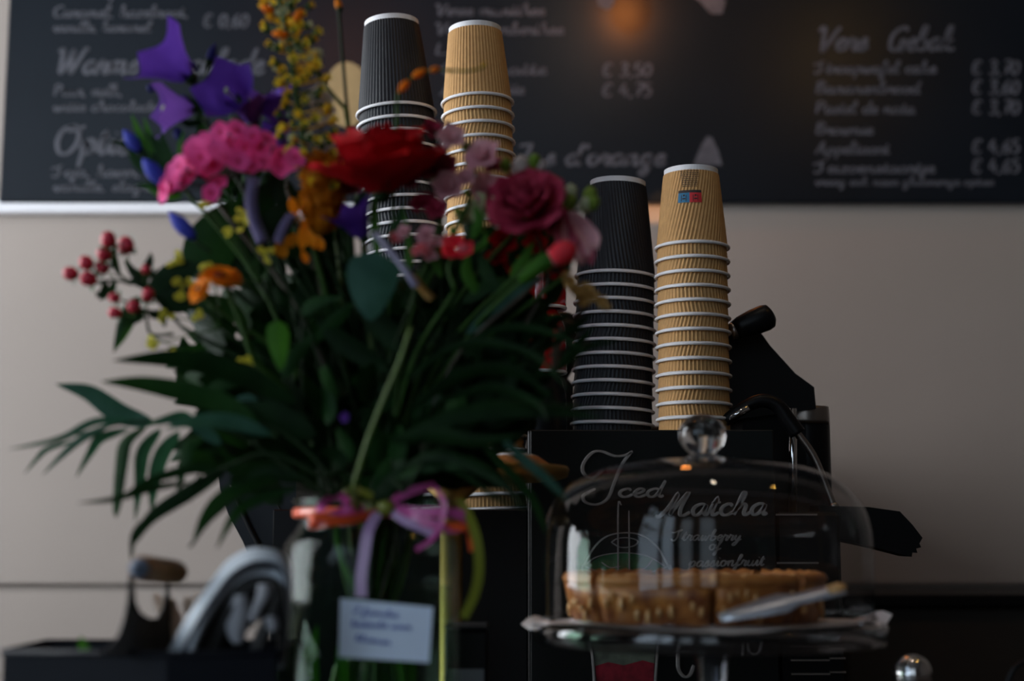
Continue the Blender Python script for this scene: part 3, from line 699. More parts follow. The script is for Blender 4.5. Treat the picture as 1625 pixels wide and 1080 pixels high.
mesh('knob_neck',lathe([(0,zr(727)),(S(30,DK),zr(727)),(S(22,DK),zr(722)),(S(16,DK),zr(718)),(0,zr(718))],32,(kx,DK,0)),'glasssolid',dm)
# apple pie in slices
rc=.104; zc=zp+.0062; hc=.0365
cx=P(1103,950,DK).x
nS=7; gap=.03; a=-PI/2+.02
widths=[.95,.75,.8,.85,.95,.95,1.03]
tot=sum(widths); k=0
ang=a-widths[0]*2*PI/tot
desc=['left of the cut facing the room','right of the cut facing the room','at the right edge of the pie','at the back right of the pie','at the back of the pie','at the back left of the pie','at the left edge of the pie']
for k,w in enumerate(widths):
    a0=ang+gap/2; a1=ang+w*2*PI/tot-gap/2; ang+=w*2*PI/tot
    m=(a0+a1)/2; off=.002+.004*R_.random()
    ox,oy=cx+off*cos(m),DK+.004+off*sin(m)
    t=thing('apple_pie_slice','baked apple pie slice under the glass dome, '+desc[k],'pie slice',(ox,oy,zc),'slices of the apple pie')
    n=14;Vs=[V3((ox,oy,zc)),V3((ox,oy,zc+hc*.86))];F=[]
    for i in range(n+1):
        aa=a0+(a1-a0)*i/n; r=rc*(1+.008*sin(aa*17))
        for rr,zz in((r*.93,0),(r*.98,hc*.55),(r,hc*.86)): Vs.append(V3((ox+rr*cos(aa),oy+rr*sin(aa),zc+zz)))
    for i in range(n):
        b=2+i*3; F+=[(b,b+3,b+4,b+1),(b+1,b+4,b+5,b+2),(0,b+3,b),(1,b+2,b+5)]
    F+=[(0,2,3),(0,3,4),(0,4,1)]; b=2+n*3; F+=[(0,b+1,b),(0,b+2,b+1),(0,1,b+2)]
    mesh('filling',(Vs,F),'filling',t)
    # crust rim with pleats and a lumpy lattice top
    Vs=[];F=[]
    for i in range(n*2+1):
        aa=a0+(a1-a0)*i/(2*n)
        for rr,zz in((.90,.80),(.995,.80),(1.02,.92),(1.0,1.03),(.93,1.06+.03*sin(aa*40)),(.89,.98)): Vs.append(V3((ox+rc*rr*cos(aa),oy+rc*rr*sin(aa),zc+hc*zz)))
    for i in range(n*2):
        for q in range(6): b=i*6; F.append((b+q,b+6+q,b+6+(q+1)%6,b+(q+1)%6))
    F+=[tuple(range(5,-1,-1)),tuple(range(n*12,n*12+6))]
    mesh('crust_rim',(Vs,F),'crust',t)
    Gs=[]
    for q in range(16):
        r=rc*.93*math.sqrt(R_.uniform(.05,.95)); aa=R_.uniform(a0+.12,a1-.12)
        Gs.append(ell((ox+r*cos(aa),oy+r*sin(aa),zc+hc*.9),R_.uniform(.006,.011),R_.uniform(.004,.008),R_.uniform(.002,.0045),8,5,None))
    mesh('apple_topping',join(*Gs),'apple',t)
    Gs=[]
    for q in range(11):
        aa=a0+(a1-a0)*(q+.5+R_.uniform(-.3,.3))/11; zz=zc+hc*R_.uniform(.15,.72); r=rc*.965
        Gs.append(ell((ox+r*cos(aa),oy+r*sin(aa),zz),R_.uniform(.004,.007),.002,R_.uniform(.003,.006),8,5,V3((0,R_.uniform(-.4,.4),1))))
    mesh('apple_chunks',join(*Gs),'apple',t)
# cake server resting against the pie, inside the dome
pa=P(1142,979,1.085); pb=P(1338,932,1.095)
d=(pb-pa).normalized(); up=V3((0,-.55,.83)); up=(up-d*up.dot(d)).normalized(); sd=d.cross(up)
Vs=[];F=[];L=(pb-pa).length
for i in range(9):
    t=i/8; w=(.0045+.007*min(1,t*2.2)) if t<.62 else (.006 if t<.75 else .0065)
    for v in(-1,0,1): Vs.append(pa+d*L*t+sd*w*v+up*(.0008*(1-abs(v))))
nn=len(Vs); Vs+=[p-up*.0014 for p in Vs]
for i in range(8):
    for q in range(2): b=i*3+q; F+=[(b,b+1,b+4,b+3),(nn+b,nn+b+3,nn+b+4,nn+b+1)]
    F+=[(i*3,i*3+3,nn+i*3+3,nn+i*3),(i*3+2,nn+i*3+2,nn+i*3+5,i*3+5)]
F+=[(0,nn,nn+1,1),(1,nn+1,nn+2,2),(24,25,nn+25,nn+24),(25,26,nn+26,nn+25)]
sv=thing('cake_server','pale flat cake server leaning on the front of the apple pie','cake server',pa)
mesh('blade',(Vs,F),'steel',sv)
mesh('handle_tip',tube([pb-d*.012,pb-d*.004,pb+d*.002],[.0042,.0048,.003],12),'apple',sv)
# chrome ball knob at the bottom right and the black cable loop
cb=P(1448,1069,1.2)
ck=thing('chrome_ball_knob','round chrome ball on a short stem standing at the bottom right','knob',(cb.x,1.2,ZCT))
mesh('ball',ell(cb,S(30,1.2),None,None,32,20),'chrome',ck)
mesh('stem',lathe([(0,0),(.02,0),(.02,.004),(.006,.010),(.005,cb.z-ZCT-.012),(0,cb.z-ZCT-.012)],24,(cb.x,1.2,ZCT)),'chrome',ck)
cp=smoothpath([P(1592,1120,1.2),P(1600,1080,1.2),P(1612,1058,1.2),P(1632,1050,1.2),P(1656,1062,1.2),P(1664,1120,1.2)],6)
cp=[V3((cp[0].x,1.2,ZCT+.002))]+cp+[V3((cp[-1].x,1.2,ZCT+.002))]
tag(mesh('cable_loop',tube(cp,.0022,8),'blackmetal',origin=(cb.x+.12,1.2,ZCT)),'thin black cable loop at the bottom right corner','cable')
# ================================================================ VASE
DV=1.10
vc=P(590,850,DV); VX=vc.x
def zv(y): return P(590,y,DV).z
vs=thing('glass_vase','large clear glass jar vase full of flower stems','vase',(VX,DV,ZCT))
pv=[(117,792),(121,796),(119,806),(115,815),(114,830),(118,842),(128,852),(135,865),(137,885),(137,980),(137,1080)]
pr=[(S(r,DV),zv(y)) for r,y in pv]+[(S(137,DV),ZCT+.012),(S(125,DV),ZCT+.001),(0,ZCT+.001)]
inner=[(0,ZCT+.010),(S(120,DV),ZCT+.010)]+[(a-.0035,b) for a,b in [(S(137,DV),ZCT+.02)]+[(S(r,DV),zv(y)) for r,y in pv[::-1]]]
mesh('vase_glass',lathe(pr,96,(VX,DV,0),rfun=lambda a,z:1+.004*sin(9*a)),'vaseglass',vs)
mesh('vase_inner_glass',lathe(inner,96,(VX,DV,0)),'vaseglass',vs)
mesh('vase_lip',lathe([(S(118,DV)+.0028*cos(t*PI/5),zv(793)+.0028*sin(t*PI/5)) for t in range(10)],96,(VX,DV,0),close=True),'vaseglass',vs)
wt=mesh('vase_water',lathe([(0,ZCT+.0105)]+[(S(118,DV),ZCT+.0105),(S(133,DV)-.0042,ZCT+.02),(S(133,DV)-.0042,zv(930)),(0,zv(930))],64,(VX,DV,0)),'water',vs)
NECK=V3((VX,DV,zv(800)))
# ribbons round the neck
rb=thing('ribbon_bow','curled pink, orange and olive ribbon bow tied round the vase neck','ribbon',(VX,DV-S(119,DV),zv(815)))
def strip(pts,w,wd,twist=0):
    q=smoothpath(pts,7);m=len(q);Vs=[];F=[]
    for i,p in enumerate(q):
        d=(q[min(i+1,m-1)]-q[max(i-1,0)]).normalized(); a=twist*i/(m-1)
        s=wd-d*wd.dot(d); s=s.normalized() if s.length>.05 else frame(d)[0]; s=Matrix.Rotation(a,3,d)@s
        Vs+=[p-s*w/2,p+s*w/2]
    for i in range(m-1): F.append((2*i,2*i+1,2*i+3,2*i+2))
    return Vs,F
Z=V3((0,0,1)); DF=DV-S(119,DV)-.004
band=[(S(117.5,DV)+.0012,zv(822)),(S(117.5,DV)+.0026,zv(819)),(S(117.5,DV)+.0026,zv(809)),(S(117.5,DV)+.0012,zv(806))]
mesh('neck_band',lathe(band,72,(VX,DV,0),close=True),'riborange',rb)
q=lambda x,y,D=DF:P(x,y,D)
b1=mesh('ribbon_loop',strip([q(612,804),q(575,808),q(535,815,DF-.008),q(505,822,DF-.01),q(512,800,DF-.018),q(535,786,DF-.012),q(552,798,DF-.01),q(545,812,DF-.012)],S(15,DF),Z,.6),'ribpink',rb)
mesh('ribbon_loop',strip([q(600,806),q(570,800),q(545,782,DF-.004),q(552,772,DF),q(585,785,DF-.004),q(608,802)],S(13,DF),Z,.4),'ribolive',rb)
mesh('ribbon_loop',strip([q(605,806),q(560,822),q(520,828,DF-.01),q(492,832,DF-.006),q(500,818,DF-.016),q(545,826,DF-.014),q(600,812)],S(14,DF),Z,.3),'riborange',rb)
mesh('ribbon_loop',strip([q(618,800),q(635,786,DF-.006),q(665,775,DF-.012),q(690,769,DF-.012)],S(13,DF),Z,.7),'ribpink',rb)
mesh('ribbon_loop',strip([q(620,806),q(660,812,DF-.01),q(705,812,DF-.014),q(735,818,DF-.010),q(742,832,DF-.006),q(715,838,DF-.012),q(690,832,DF-.014),q(655,822,DF-.012),q(620,812)],S(15,DF),Z,.3),'ribpink',rb)
mesh('ribbon_loop',strip([q(650,824,DF-.008),q(690,834,DF-.012),q(735,836,DF-.012),q(746,848,DF-.006),q(752,874,DF-.004)],S(13,DF),Z,.5),'riborange',rb)
mesh('ribbon_tail',strip([q(616,808),q(640,825,DF-.012),q(678,842,DF-.014),q(688,850,DF-.014)],S(13,DF),Z,.2),'riblilac',rb)['label']='pale lilac ribbon end'
mesh('ribbon_tail',strip([q(690,772,DF-.012),q(705,800,DF-.018),q(698,835,DF-.018),q(682,858,DF-.016),q(660,872,DF-.014)],S(8,DF),V3((1,0,.3)),.4),'ribpink',rb)
mesh('ribbon_tail',strip([q(728,790,DF),q(745,820,DF-.01),q(757,860,DF-.014),q(760,905,DF-.012),q(752,945,DF-.006),q(735,980,DF)],S(15,DF),V3((1,.3,0)),.3),'ribolive',rb)['label']='long olive green ribbon end curving down on the right'
mesh('ribbon_tail',strip([q(600,812,DF-.002),q(585,840,DF-.012),q(578,880,DF-.016),q(573,915,DF-.018),q(573,947,DF-.0185)],S(17,DF),V3((1,.1,0)),.1),'riblilac',rb)['label']='straight pale lilac ribbon end behind the card'
mesh('knot',ell(q(612,805,DF-.003),.007,.005,.006,12,8),'ribolive',rb)
# card with blue handwriting
DCa=DF-.019
cd=thing('gift_card','small white card with three lines of blue handwriting on the vase','card',P(612,1000,DCa))
cr=[(540,949),(687,963),(681,1051),(537,1042)]
mesh('card_sheet',extrude_poly([P(a,b,DCa) for a,b in cr],(0,.0005,0)),'card',cd,smooth=False)
D=DCa-.0001
mesh('handwriting',join(write("J",560,570,970,4.5,D,1.8),write('familie',575,632,974,5,D,1.8,rot=-.10),write('bedankt voor',557,652,993,5,D,1.8,rot=-.06),write('bloemen',564,620,1016,5,D,1.8,rot=-.12)),'penblue',cd)
# ================================================================ CADDY, HANDLE, STIRRERS, TOWEL
DA=.97
zr_=P(265,1038,.945).z
A=P(265,1038,.945); B=P(5,1036,.965); Cc=P(438,1037,.962)
ux=(A-B); ux.z=0; L1=ux.length; ux.normalize(); uy=(Cc-A); uy.z=0; L2=uy.length; uy.normalize()
cdy=thing('utensil_caddy','black metal caddy with a wooden handle at the bottom left','caddy',(A.x-.1,A.y+.05,ZCT))
def quadwall(p,qv,t,zb,zt):
    nrm=V3((0,0,1)).cross((qv-p).normalized())*t
    lo=[V3((v.x,v.y,zb)) for v in(p,qv,qv+nrm,p+nrm)]; return extrude_poly(lo,(0,0,zt-zb))
c0=V3((A.x,A.y,0)); c1=c0-ux*L1; c2=c0+uy*L2; c3=c1+uy*L2
BK=V3((0,.088,0)); c2=V3((Cc.x,Cc.y,0)); c4=c2+BK; c3=c1+BK
walls=[quadwall(c1,c0,.003,ZCT,zr_),quadwall(c0,c2,.003,ZCT,zr_-.0002),quadwall(c2,c4,.003,ZCT,zr_),quadwall(c4,c3,.003,ZCT,zr_-.0001),quadwall(c3,c1,.003,ZCT,zr_-.0002),extrude_poly([V3((v.x,v.y,ZCT)) for v in(c1,c0,c2,c4,c3)],(0,0,.003))]
mesh('box_body',join(*walls),'caddy',cdy,smooth=False)
mesh('rolled_rim',tube([V3((v.x,v.y,zr_)) for v in(c1,c0,c2,c4,c3,c1)],.0022,8),'caddy',cdy)
# handle plate: flared foot, two arms, round notch
o1=[(150,1040),(172,1028),(188,1008),(196,985),(202,955),(205,915),(206,898),(214,898),(213,930),(216,955),(224,972),(238,981),(250,980),(258,965),(263,940),(264,915),(268,915),(270,945),(273,975),(284,1010),(296,1040)]
def PH(x,y): return P(x,y,.957+(x-206)*.0012)
mesh('handle_plate',extrude_poly([PH(a,b) for a,b in o1],(-.001,.0025,0)),'caddy',cdy,smooth=False)
h0=P(222,901,.950); h1=P(281,908,1.035); hd_=(h1-h0).normalized()
mesh('wooden_grip',tube([h0-hd_*.002,h0,h0+hd_*.003]+[h0.lerp(h1,t) for t in(.2,.5,.8)]+[h1-hd_*.004,h1,h1+hd_*.004],[S(19,1)*k for k in(.7,.93,1,1.02,1.03,1.02,1,.9,.5)],28),'wood',cdy)
mesh('end_cap',tube([h0-hd_*.0045,h0-hd_*.001],[S(14,1),S(15,1)],24),'capmetal',cdy)
mesh('screw',tube([h0-hd_*.0058,h0-hd_*.0044],[S(5,1),S(5.5,1)],12),'blackmetal',cdy)
# wooden stirrers standing in the caddy
for i,(xa,ya,xb,yb,w,dsc) in enumerate([(246,943,300,1075,7,'leftmost, leaning left'),(258,951,312,1075,6,'second from the left'),(270,950,322,1075,5,'in the middle, thinnest'),(296,948,318,1075,9,'short broad one near the towel'),(312,942,335,1075,6,'rightmost, touching the towel')]):
    D=1.033+.002*i; a=P(xa,ya,D); b=P(xb,yb,D+.005); d=(a-b).normalized(); s=d.cross(V3((0,1,0))).normalized(); w=S(w,D)
    o=[b-s*w,b+s*w,a+s*w*.8-d*.003,a+s*w*.2+d*.0008,a-s*w*.6,a-s*w-d*.004]
    tag(mesh('wooden_stirrer',extrude_poly(o,(.0003,.0014,0)),'stick',origin=b,smooth=False),'flat pale wooden stirrer in the caddy, '+dsc,'stirrer','wooden stirrers in the caddy')
# striped tea towel
def towel_mat():
    m=bpy.data.materials.new('towel_cloth'); m.use_nodes=True; nt=m.node_tree; b=nt.nodes['Principled BSDF']; b.inputs['Roughness'].default_value=.9
    at=nt.nodes.new('ShaderNodeUVMap'); sx=nt.nodes.new('ShaderNodeSeparateXYZ'); nt.links.new(at.outputs[0],sx.inputs[0])
    r=nt.nodes.new('ShaderNodeValToRGB'); r.color_ramp.interpolation='CONSTANT'
    W=(.52,.56,.60,1);K=(.008,.01,.02,1);G=(.016,.015,.014,1)
    st_=[(0,W),(.18,K),(.27,W),(.38,G)]
    e=r.color_ramp.elements; e[0].color=st_[0][1]; e[0].position=0; e[1].position=st_[1][0]; e[1].color=st_[1][1]
    for p,c in st_[2:]: q_=e.new(p); q_.color=c
    nt.links.new(sx.outputs['X'],r.inputs['Fac']); nt.links.new(r.outputs['Color'],b.inputs['Base Color'])
    w=nt.nodes.new('ShaderNodeTexNoise'); w.inputs['Scale'].default_value=400; bp=nt.nodes.new('ShaderNodeBump'); bp.inputs['Strength'].default_value=.3; bp.inputs['Distance'].default_value=.001
    tc=nt.nodes.new('ShaderNodeTexCoord'); nt.links.new(tc.outputs['Object'],w.inputs['Vector']); nt.links.new(w.outputs['Fac'],bp.inputs['Height']); nt.links.new(bp.outputs['Normal'],b.inputs['Normal'])
    return m
M['towel']=towel_mat()
outer=[(250,1065),(272,1020),(300,972),(332,925),(362,888),(395,870),(430,870),(452,882),(462,915),(462,960),(458,1010),(452,1060)]
inner_=[(375,1065),(380,1030),(383,1010),(388,1000),(398,992),(408,985),(420,982),(428,984),(434,990),(438,1000),(440,1020),(442,1060)]
oc=smoothpath([V3((a,b,0)) for a,b in outer],5); ic=smoothpath([V3((a,b,0)) for a,b in inner_],5)
NU=28;Vs=[];F=[];uv=[]
for i in range(len(oc)):
    for k in range(NU+1):
        u=k/NU; p=oc[i].lerp(ic[i],u); v=i/(len(oc)-1)
        D=.985-.022*sin(PI*min(1,u*1.1))**.8+.007*sin(u*15+v*5)*min(1,u*3)+.018*u+.005*sin(v*19+u*9)*u
        Vs.append(P(p.x,p.y,D)); uv.append((u,v))
for i in range(len(oc)-1):
    for k in range(NU): a=i*(NU+1)+k; F.append((a,a+1,a+NU+2,a+NU+1))
tw=thing('tea_towel','dark tea towel with white and navy edge stripes draped in the caddy','tea towel',P(350,1060,.985))
to=mesh('towel_cloth',(Vs,F),'towel',tw)
ul=to.data.uv_layers.new(name='UVMap')
for lp in to.data.loops: ul.data[lp.index].uv=uv[lp.vertex_index]
sm=to.modifiers.new('thickness','SOLIDIFY'); sm.thickness=.0015
def fold(pts,w,D,m):
    q_=[P(a,b,D+c) for a,b,c in pts]; return mesh('towel_fold',tube(smoothpath(q_,6),[S(k_,D) for k_ in w],12),m,tw)
M['towelwhite']=mat('towel_white_cotton',(.34,.34,.36),.9,noise=.06,bump=.4,bscale=400); M['towelgrey']=mat('towel_grey_cotton',(.045,.043,.04),.9,noise=.1,bump=.4,bscale=400)
def sheetfold(rows,D,m,bulge=.012):
    """rows: list of (left px, right px, y) -> bulging cloth fold"""
    Vs=[];F=[];q_=smoothpath([V3(r) for r in rows],4);n=8
    for p in q_:
        for k in range(n+1):
            t=k/n; Vs.append(P(p.x+(p.y-p.x)*t,p.z,D-bulge*sin(PI*t)))
    for i in range(len(q_)-1):
        for k in range(n): a=i*(n+1)+k; F.append((a,a+1,a+n+2,a+n+1))
    o=mesh('towel_fold',(Vs,F),m,tw); s_=o.modifiers.new('thickness','SOLIDIFY'); s_.thickness=.0015; return o
sheetfold([(374,392,944),(366,396,965),(362,394,988),(364,388,1006),(374,384,1020)],.972,'towelwhite',.005)
sheetfold([(412,428,926),(411,430,938),(407,424,952),(401,414,968),(396,404,985)],.968,'towelwhite',.004)
sheetfold([(422,436,978),(424,440,990),(430,438,1000)],.968,'towelwhite',.004)
sheetfold([(432,444,925),(434,446,945),(424,440,975),(410,430,1000),(398,420,1030)],.975,'towelgrey',.006)

lf=thing('green_leaf','small pointed green leaf tip sticking out of the caddy, left of its handle','leaf',P(135,1060,.99))
mesh('leaf_blade',blade([P(133,1060,.99),P(134,1035,.99),P(128,1009,.992)],S(22,.99),V3((1,.2,0)),'ovate',.2),'leafbright',lf)
# ================================================================ BOUQUET
# every stem is a thing of its own, running down through the vase neck
NB=[0]
def stem_path(p,bend=.35,sx=None):
    """from bloom point p down to the neck and on to the foot of the vase"""
    NB[0]+=1; k=NB[0]
    nx=NECK.x+ (p.x-NECK.x)*.16+.012*sin(k*2.4); nx=max(NECK.x-.045,min(NECK.x+.045,nx))
    ny=NECK.y+(p.y-NECK.y)*.25+.02*cos(k*1.7)
    n=V3((nx,ny,NECK.z)); mid=p.lerp(n,.5)+V3((-(p.x-NECK.x)*.12,0,bend*.06))
    b=V3((NECK.x-(nx-NECK.x)*.9,NECK.y-(ny-NECK.y)*.8,ZCT+.014+.002*(k%4)))
    return smoothpath([p,mid,n,n.lerp(b,.5)+V3((.004*sin(k),.004*cos(k),0)),b],7)
def flower_thing(name,label,cat,p,group=None):
    return thing(name,label,cat,p,group)
def add_stem(t,p,r=.0016,m='stem'): return mesh('stem',tube(stem_path(p),[r,r*1.25],7),m,t)
def pleaf(t,pts,wpx,D,m='leaf',shape='lance',roll=0.0,fold=.15,nm='leaf',dD=None):
    """leaf whose midrib runs through pixels pts=[(x,y),...]; D start depth, dD depth change to the tip"""
    dD=0 if dD is None else dD; n=len(pts)
    q_=[P(a,b,D+dD*i/(n-1)) for i,(a,b) in enumerate(pts)]
    d=(q_[-1]-q_[0]).normalized(); s=d.cross(V3((0,1,0))).normalized(); s=Matrix.Rotation(roll,3,d)@s
    return mesh(nm,blade(q_,S(wpx,D),s,shape,fold),m,t)
def basis(d):
    d=V3(d).normalized(); s,u=frame(d); return d,s,u
# ---- rose
def rose(c,axis,R):
    d,s,u=basis(axis); Gs=[]
    for layer,(n,tilt,L,w,cl,cp) in enumerate([(3,.10,.86,.55,.08,.9),(4,.24,.94,.68,.08,.8),(5,.42,1.0,.82,.06,.6),(6,.62,1.08,.98,.0,.45),(6,.95,1.14,1.08,-.04,.25)]):
        for i in range(n):
            a=2*PI*(i+.37*layer)/n+R_.uniform(-.1,.1); rad=s*cos(a)+u*sin(a)
            tl=tilt*R_.uniform(.9,1.1)
            dir_=d*cos(tl)+rad*sin(tl); face=d*sin(tl)-rad*cos(tl)
            Gs.append(petal(c+rad*R*.06*layer-d*R*.05*layer,dir_,face,R*L*R_.uniform(.93,1.07),R*w*1.25,cl,cp*.8,.62,8,6,.05))
    return Gs
c=P(606,284,1.045)
t=flower_thing('red_rose','large open red rose in front of the black cups, at the top of the bouquet','flower',c)
Gs=rose(c,(-.06,-.30,.94),.0460)
mesh('inner_petals',join(*Gs[:7]),'red',t)
for g in Gs[7:]: mesh('petal',g,'red',t)
mesh('stem',tube(smoothpath([c,P(562,330,1.06),P(560,420,1.08),P(575,600,1.1)]+stem_path(P(580,700,1.1))[6:],5),[.0022,.0026],8),'stemdark',t)
for i in range(5):
    a=2*PI*i/5; rad=V3((cos(a),sin(a),-.1)); mesh('sepal',blade([c-V3((0,0,.004)),c+rad*.012-V3((0,0,.008)),c+rad*.026-V3((0,0,.006))],.007,rad.cross(Z)),'stemdark',t)
mesh('rose_hip',ell(c-V3((0,0,.010)),.008,.008,.009),'stemdark',t)
# ---- bellflowers
def bell(parent,base,tip,Rpx,D,dD,m,face=0):
    b=P(*base,D); e=P(*tip,D+dD); ax=(e-b); L=ax.length; d,s,u=basis(ax); R=S(Rpx,D); nA=50; nU=10
    Vs=[];F=[]
    for j in range(nU+1):
        t_=j/nU
        for i in range(nA):
            a=2*PI*i/nA; lobe=1-abs(sin(2.5*a)); k=t_*(.80+.26*lobe*max(0,(t_-.4)/.6))
            r=R*(.16+.50*min(1,t_*1.6)**.7+(.48+.22*lobe)*(max(0,t_-.5)/.5)**1.5)
            Vs.append(b+d*L*k+(s*cos(a)+u*sin(a))*r)
    for j in range(nU):
        for i in range(nA): i2=(i+1)%nA; F.append((j*nA+i,j*nA+i2,(j+1)*nA+i2,(j+1)*nA+i))
    o=mesh('bloom',(Vs,F),m,parent)
    mesh('calyx',join(ell(b,R*.26,R*.26,R*.22,10,6),*[blade([b,b+(s*cos(a)+u*sin(a))*R*.3+d*L*.1,b+(s*cos(a)+u*sin(a))*R*.42+d*L*.32],R*.22,(s*cos(a)+u*sin(a)).cross(d),'lance',.1,3) for a in [2*PI*i/5 for i in range(5)]]),'stemdark',parent)
    mesh('stamen',join(tube([b,b+d*L*.75],[.0008,.0008],6),ell(b+d*L*.78,.0018,.0018,.003)),'creamgreen',parent)
    return o
def bud(parent,a,b,wpx,D,m,green=True,nm='bud'):
    p=P(*a,D); q_=P(*b,D); d=q_-p; r=S(wpx/2,D)
    pts=[p.lerp(q_,t_) for t_ in(0,.12,.35,.6,.85,1)]
    o=mesh(nm,tube(pts,[r*.4,r*.7,r,r*.95,r*.5,r*.08],10),m,parent)
    if green: mesh('calyx',tube([p-d*.1,p,p+d*.15,p+d*.3],[r*.3,r*.6,r*.95,r*.85],10),'stemdark',parent)
    return o
def twig(t,pts,D,r=.0011,m='stemdark',nm='stalk',dD=0):
    n=len(pts); return mesh(nm,tube(smoothpath([P(a,b,D+dD*i/(n-1)) for i,(a,b) in enumerate(pts)],5),[r,r*1.3],6),m,t)
c=P(330,200,1.09)
t=flower_thing('bellflower','purple bellflower stem at the upper left with two big side-on bells','flower',c)
add_stem(t,c,.0018,'stemdark')
bell(t,(302,124),(238,74),50,1.085,-.012,'purple')
bell(t,(308,172),(246,172),36,1.08,-.01,'purple2')
twig(t,[(302,124),(318,140),(325,170),(330,200)],1.09); twig(t,[(308,172),(320,185),(330,200)],1.085)
bud(t,(330,104),(342,68),15,1.09,'navy'); twig(t,[(330,104),(325,130),(326,170)],1.09,.0008)
bud(t,(312,112),(303,94),9,1.09,'navy',False); bud(t,(243,146),(233,134),10,1.085,'navy',False); bud(t,(280,156),(268,142),9,1.085,'navy',False); bud(t,(296,160),(288,150),9,1.085,'navy',False)
for a,w in(([(320,170),(312,140),(300,118)],13),([(325,180),(330,150),(316,128)],12),([(328,190),(300,196),(282,186)],12),([(330,185),(345,165),(352,150)],11),([(326,175),(306,160),(290,150)],9)): pleaf(t,a,w,1.095,'leafdeep')
c=P(395,215,1.10)
t=flower_thing('bellflower','violet bellflower stem with open blooms just above the pink phlox','flower',c)
add_stem(t,c,.0018,'stemdark')
bell(t,(385,170),(352,136),42,1.095,-.03,'purple'); bell(t,(402,196),(392,150),34,1.10,-.01,'purple2'); bell(t,(446,196),(424,148),33,1.11,-.01,'purple')
bell(t,(448,235),(440,196),24,1.12,0,'purple')
for a in([(385,170),(392,195),(395,215)],[(446,196),(420,215),(395,225)],[(448,235),(425,240),(400,235)]): twig(t,a,1.105)
for a,w in(([(395,215),(370,205),(348,198)],14),([(395,215),(425,222),(445,210)],15),([(395,225),(400,205),(415,190)],13),([(390,230),(345,225),(322,205)],13)): pleaf(t,a,w,1.115,'leafdeep')
c=P(575,385,1.075)
t=flower_thing('bellflower','single dark violet bellflower below the red rose','flower',c)
add_stem(t,c,.0014,'stemdark')
bell(t,(578,378),(548,322),34,1.065,-.01,'purple'); bud(t,(515,392),(500,372),18,1.08,'navy'); twig(t,[(515,392),(540,410),(575,410)],1.08,.0009)
# ---- gentian
c=P(262,262,1.07)
t=flower_thing('blue_gentian','blue gentian stem with closed buds and pointed green leaves at the left edge','flower',c)
add_stem(t,c,.0016,'stem')
bud(t,(222,240),(196,206),22,1.06,'blue',False); bud(t,(262,292),(226,252),27,1.05,'blue',False); bud(t,(308,378),(268,336),26,1.05,'blue',False); bud(t,(288,222),(278,202),18,1.07,'navy',False)
twig(t,[(222,240),(245,262),(262,275)],1.065); twig(t,[(262,292),(275,305),(285,300)],1.06); twig(t,[(308,378),(318,390),(335,400)],1.06)
for a,w,m in(([(240,250),(222,215),(208,180)],13,'leafbright'),([(244,245),(236,215),(228,185)],11,'leafbright'),([(262,262),(225,238),(172,222)],19,'leafdeep'),([(262,262),(225,262),(200,232)],22,'leaf'),([(268,290),(250,240),(228,205)],24,'leaf'),([(280,270),(262,235),(254,205)],14,'leaf'),([(285,262),(296,235),(318,205)],9,'leafdeep'),([(285,255),(285,230),(292,205)],7,'leafbright'),([(290,300),(258,296),(212,292)],20,'leaf'),([(262,262),(300,240),(335,222)],10,'leafdeep'),([(290,310),(260,310),(225,292)],14,'leafbright')): pleaf(t,a,w,1.06,m)
# ---- phlox
def floret(c,axis,R,n=5):
    d,s,u=basis(axis); Gs=[]; a0=R_.uniform(0,6)
    for i in range(n):
        a=a0+2*PI*i/n; rad=s*cos(a)+u*sin(a); Gs.append(petal(c,rad+d*.25,d-rad*.2,R,R*1.05,-.10,.12,.7,4,4))
    return join(*Gs)
def floret_set(t,pts,Rpx,D,m='pink',eye='pinkeye',jit=.5,hub=None):
    hubp=P(*hub,D+.02) if hub else None
    for (x,y) in pts:
        d_=D+R_.uniform(-.012,.012); c=P(x,y,d_); ax=V3((R_.uniform(-jit,jit)+(x-hub[0])/90 if hub else 0,-1,R_.uniform(-jit,jit)+.25))
        o=mesh('floret',floret(c,ax,S(Rpx*R_.uniform(.85,1.1),D)),m,t)
        e=mesh('eye',ell(c+ax.normalized()*.0006,S(Rpx*.2,D),None,S(Rpx*.1,D),8,5,ax),eye,o)
        if hubp is not None: mesh('flower_stalk',tube(smoothpath([c-ax.normalized()*.001,c.lerp(hubp,.5)+V3((0,0.004,0)),hubp],3),.0007,5),'stembrown',t)
c=P(350,330,1.08)
t=flower_thing('pink_phlox','dense cluster of bright pink phlox florets at the left of the bouquet','flower',c)
add_stem(t,c,.0018,'stembrown')
floret_set(t,[(350,210),(376,207),(400,216),(322,226),(345,238),(366,232),(388,236),(412,236),(424,222),(412,254),(396,262),(378,256),(338,262),(318,250),(300,256),(285,264),(305,276),(276,272),(290,288),(270,292),(328,268),(346,292),(336,306),(262,306),(310,236),(360,250)],21,1.05,hub=(350,290))
mesh('stalk',tube([P(350,290,1.07),c],.0016,6),'stembrown',t)
c=P(455,300,1.08)
t=flower_thing('pink_phlox','small separate pink phlox sprig between the phlox cluster and the foxtail lily','flower',c)
add_stem(t,c,.0013,'stembrown'); floret_set(t,[(445,246),(462,258),(448,264),(468,250)],19,1.06,hub=(455,285)); mesh('stalk',tube([P(455,285,1.08),c],.0013,6),'stembrown',t)
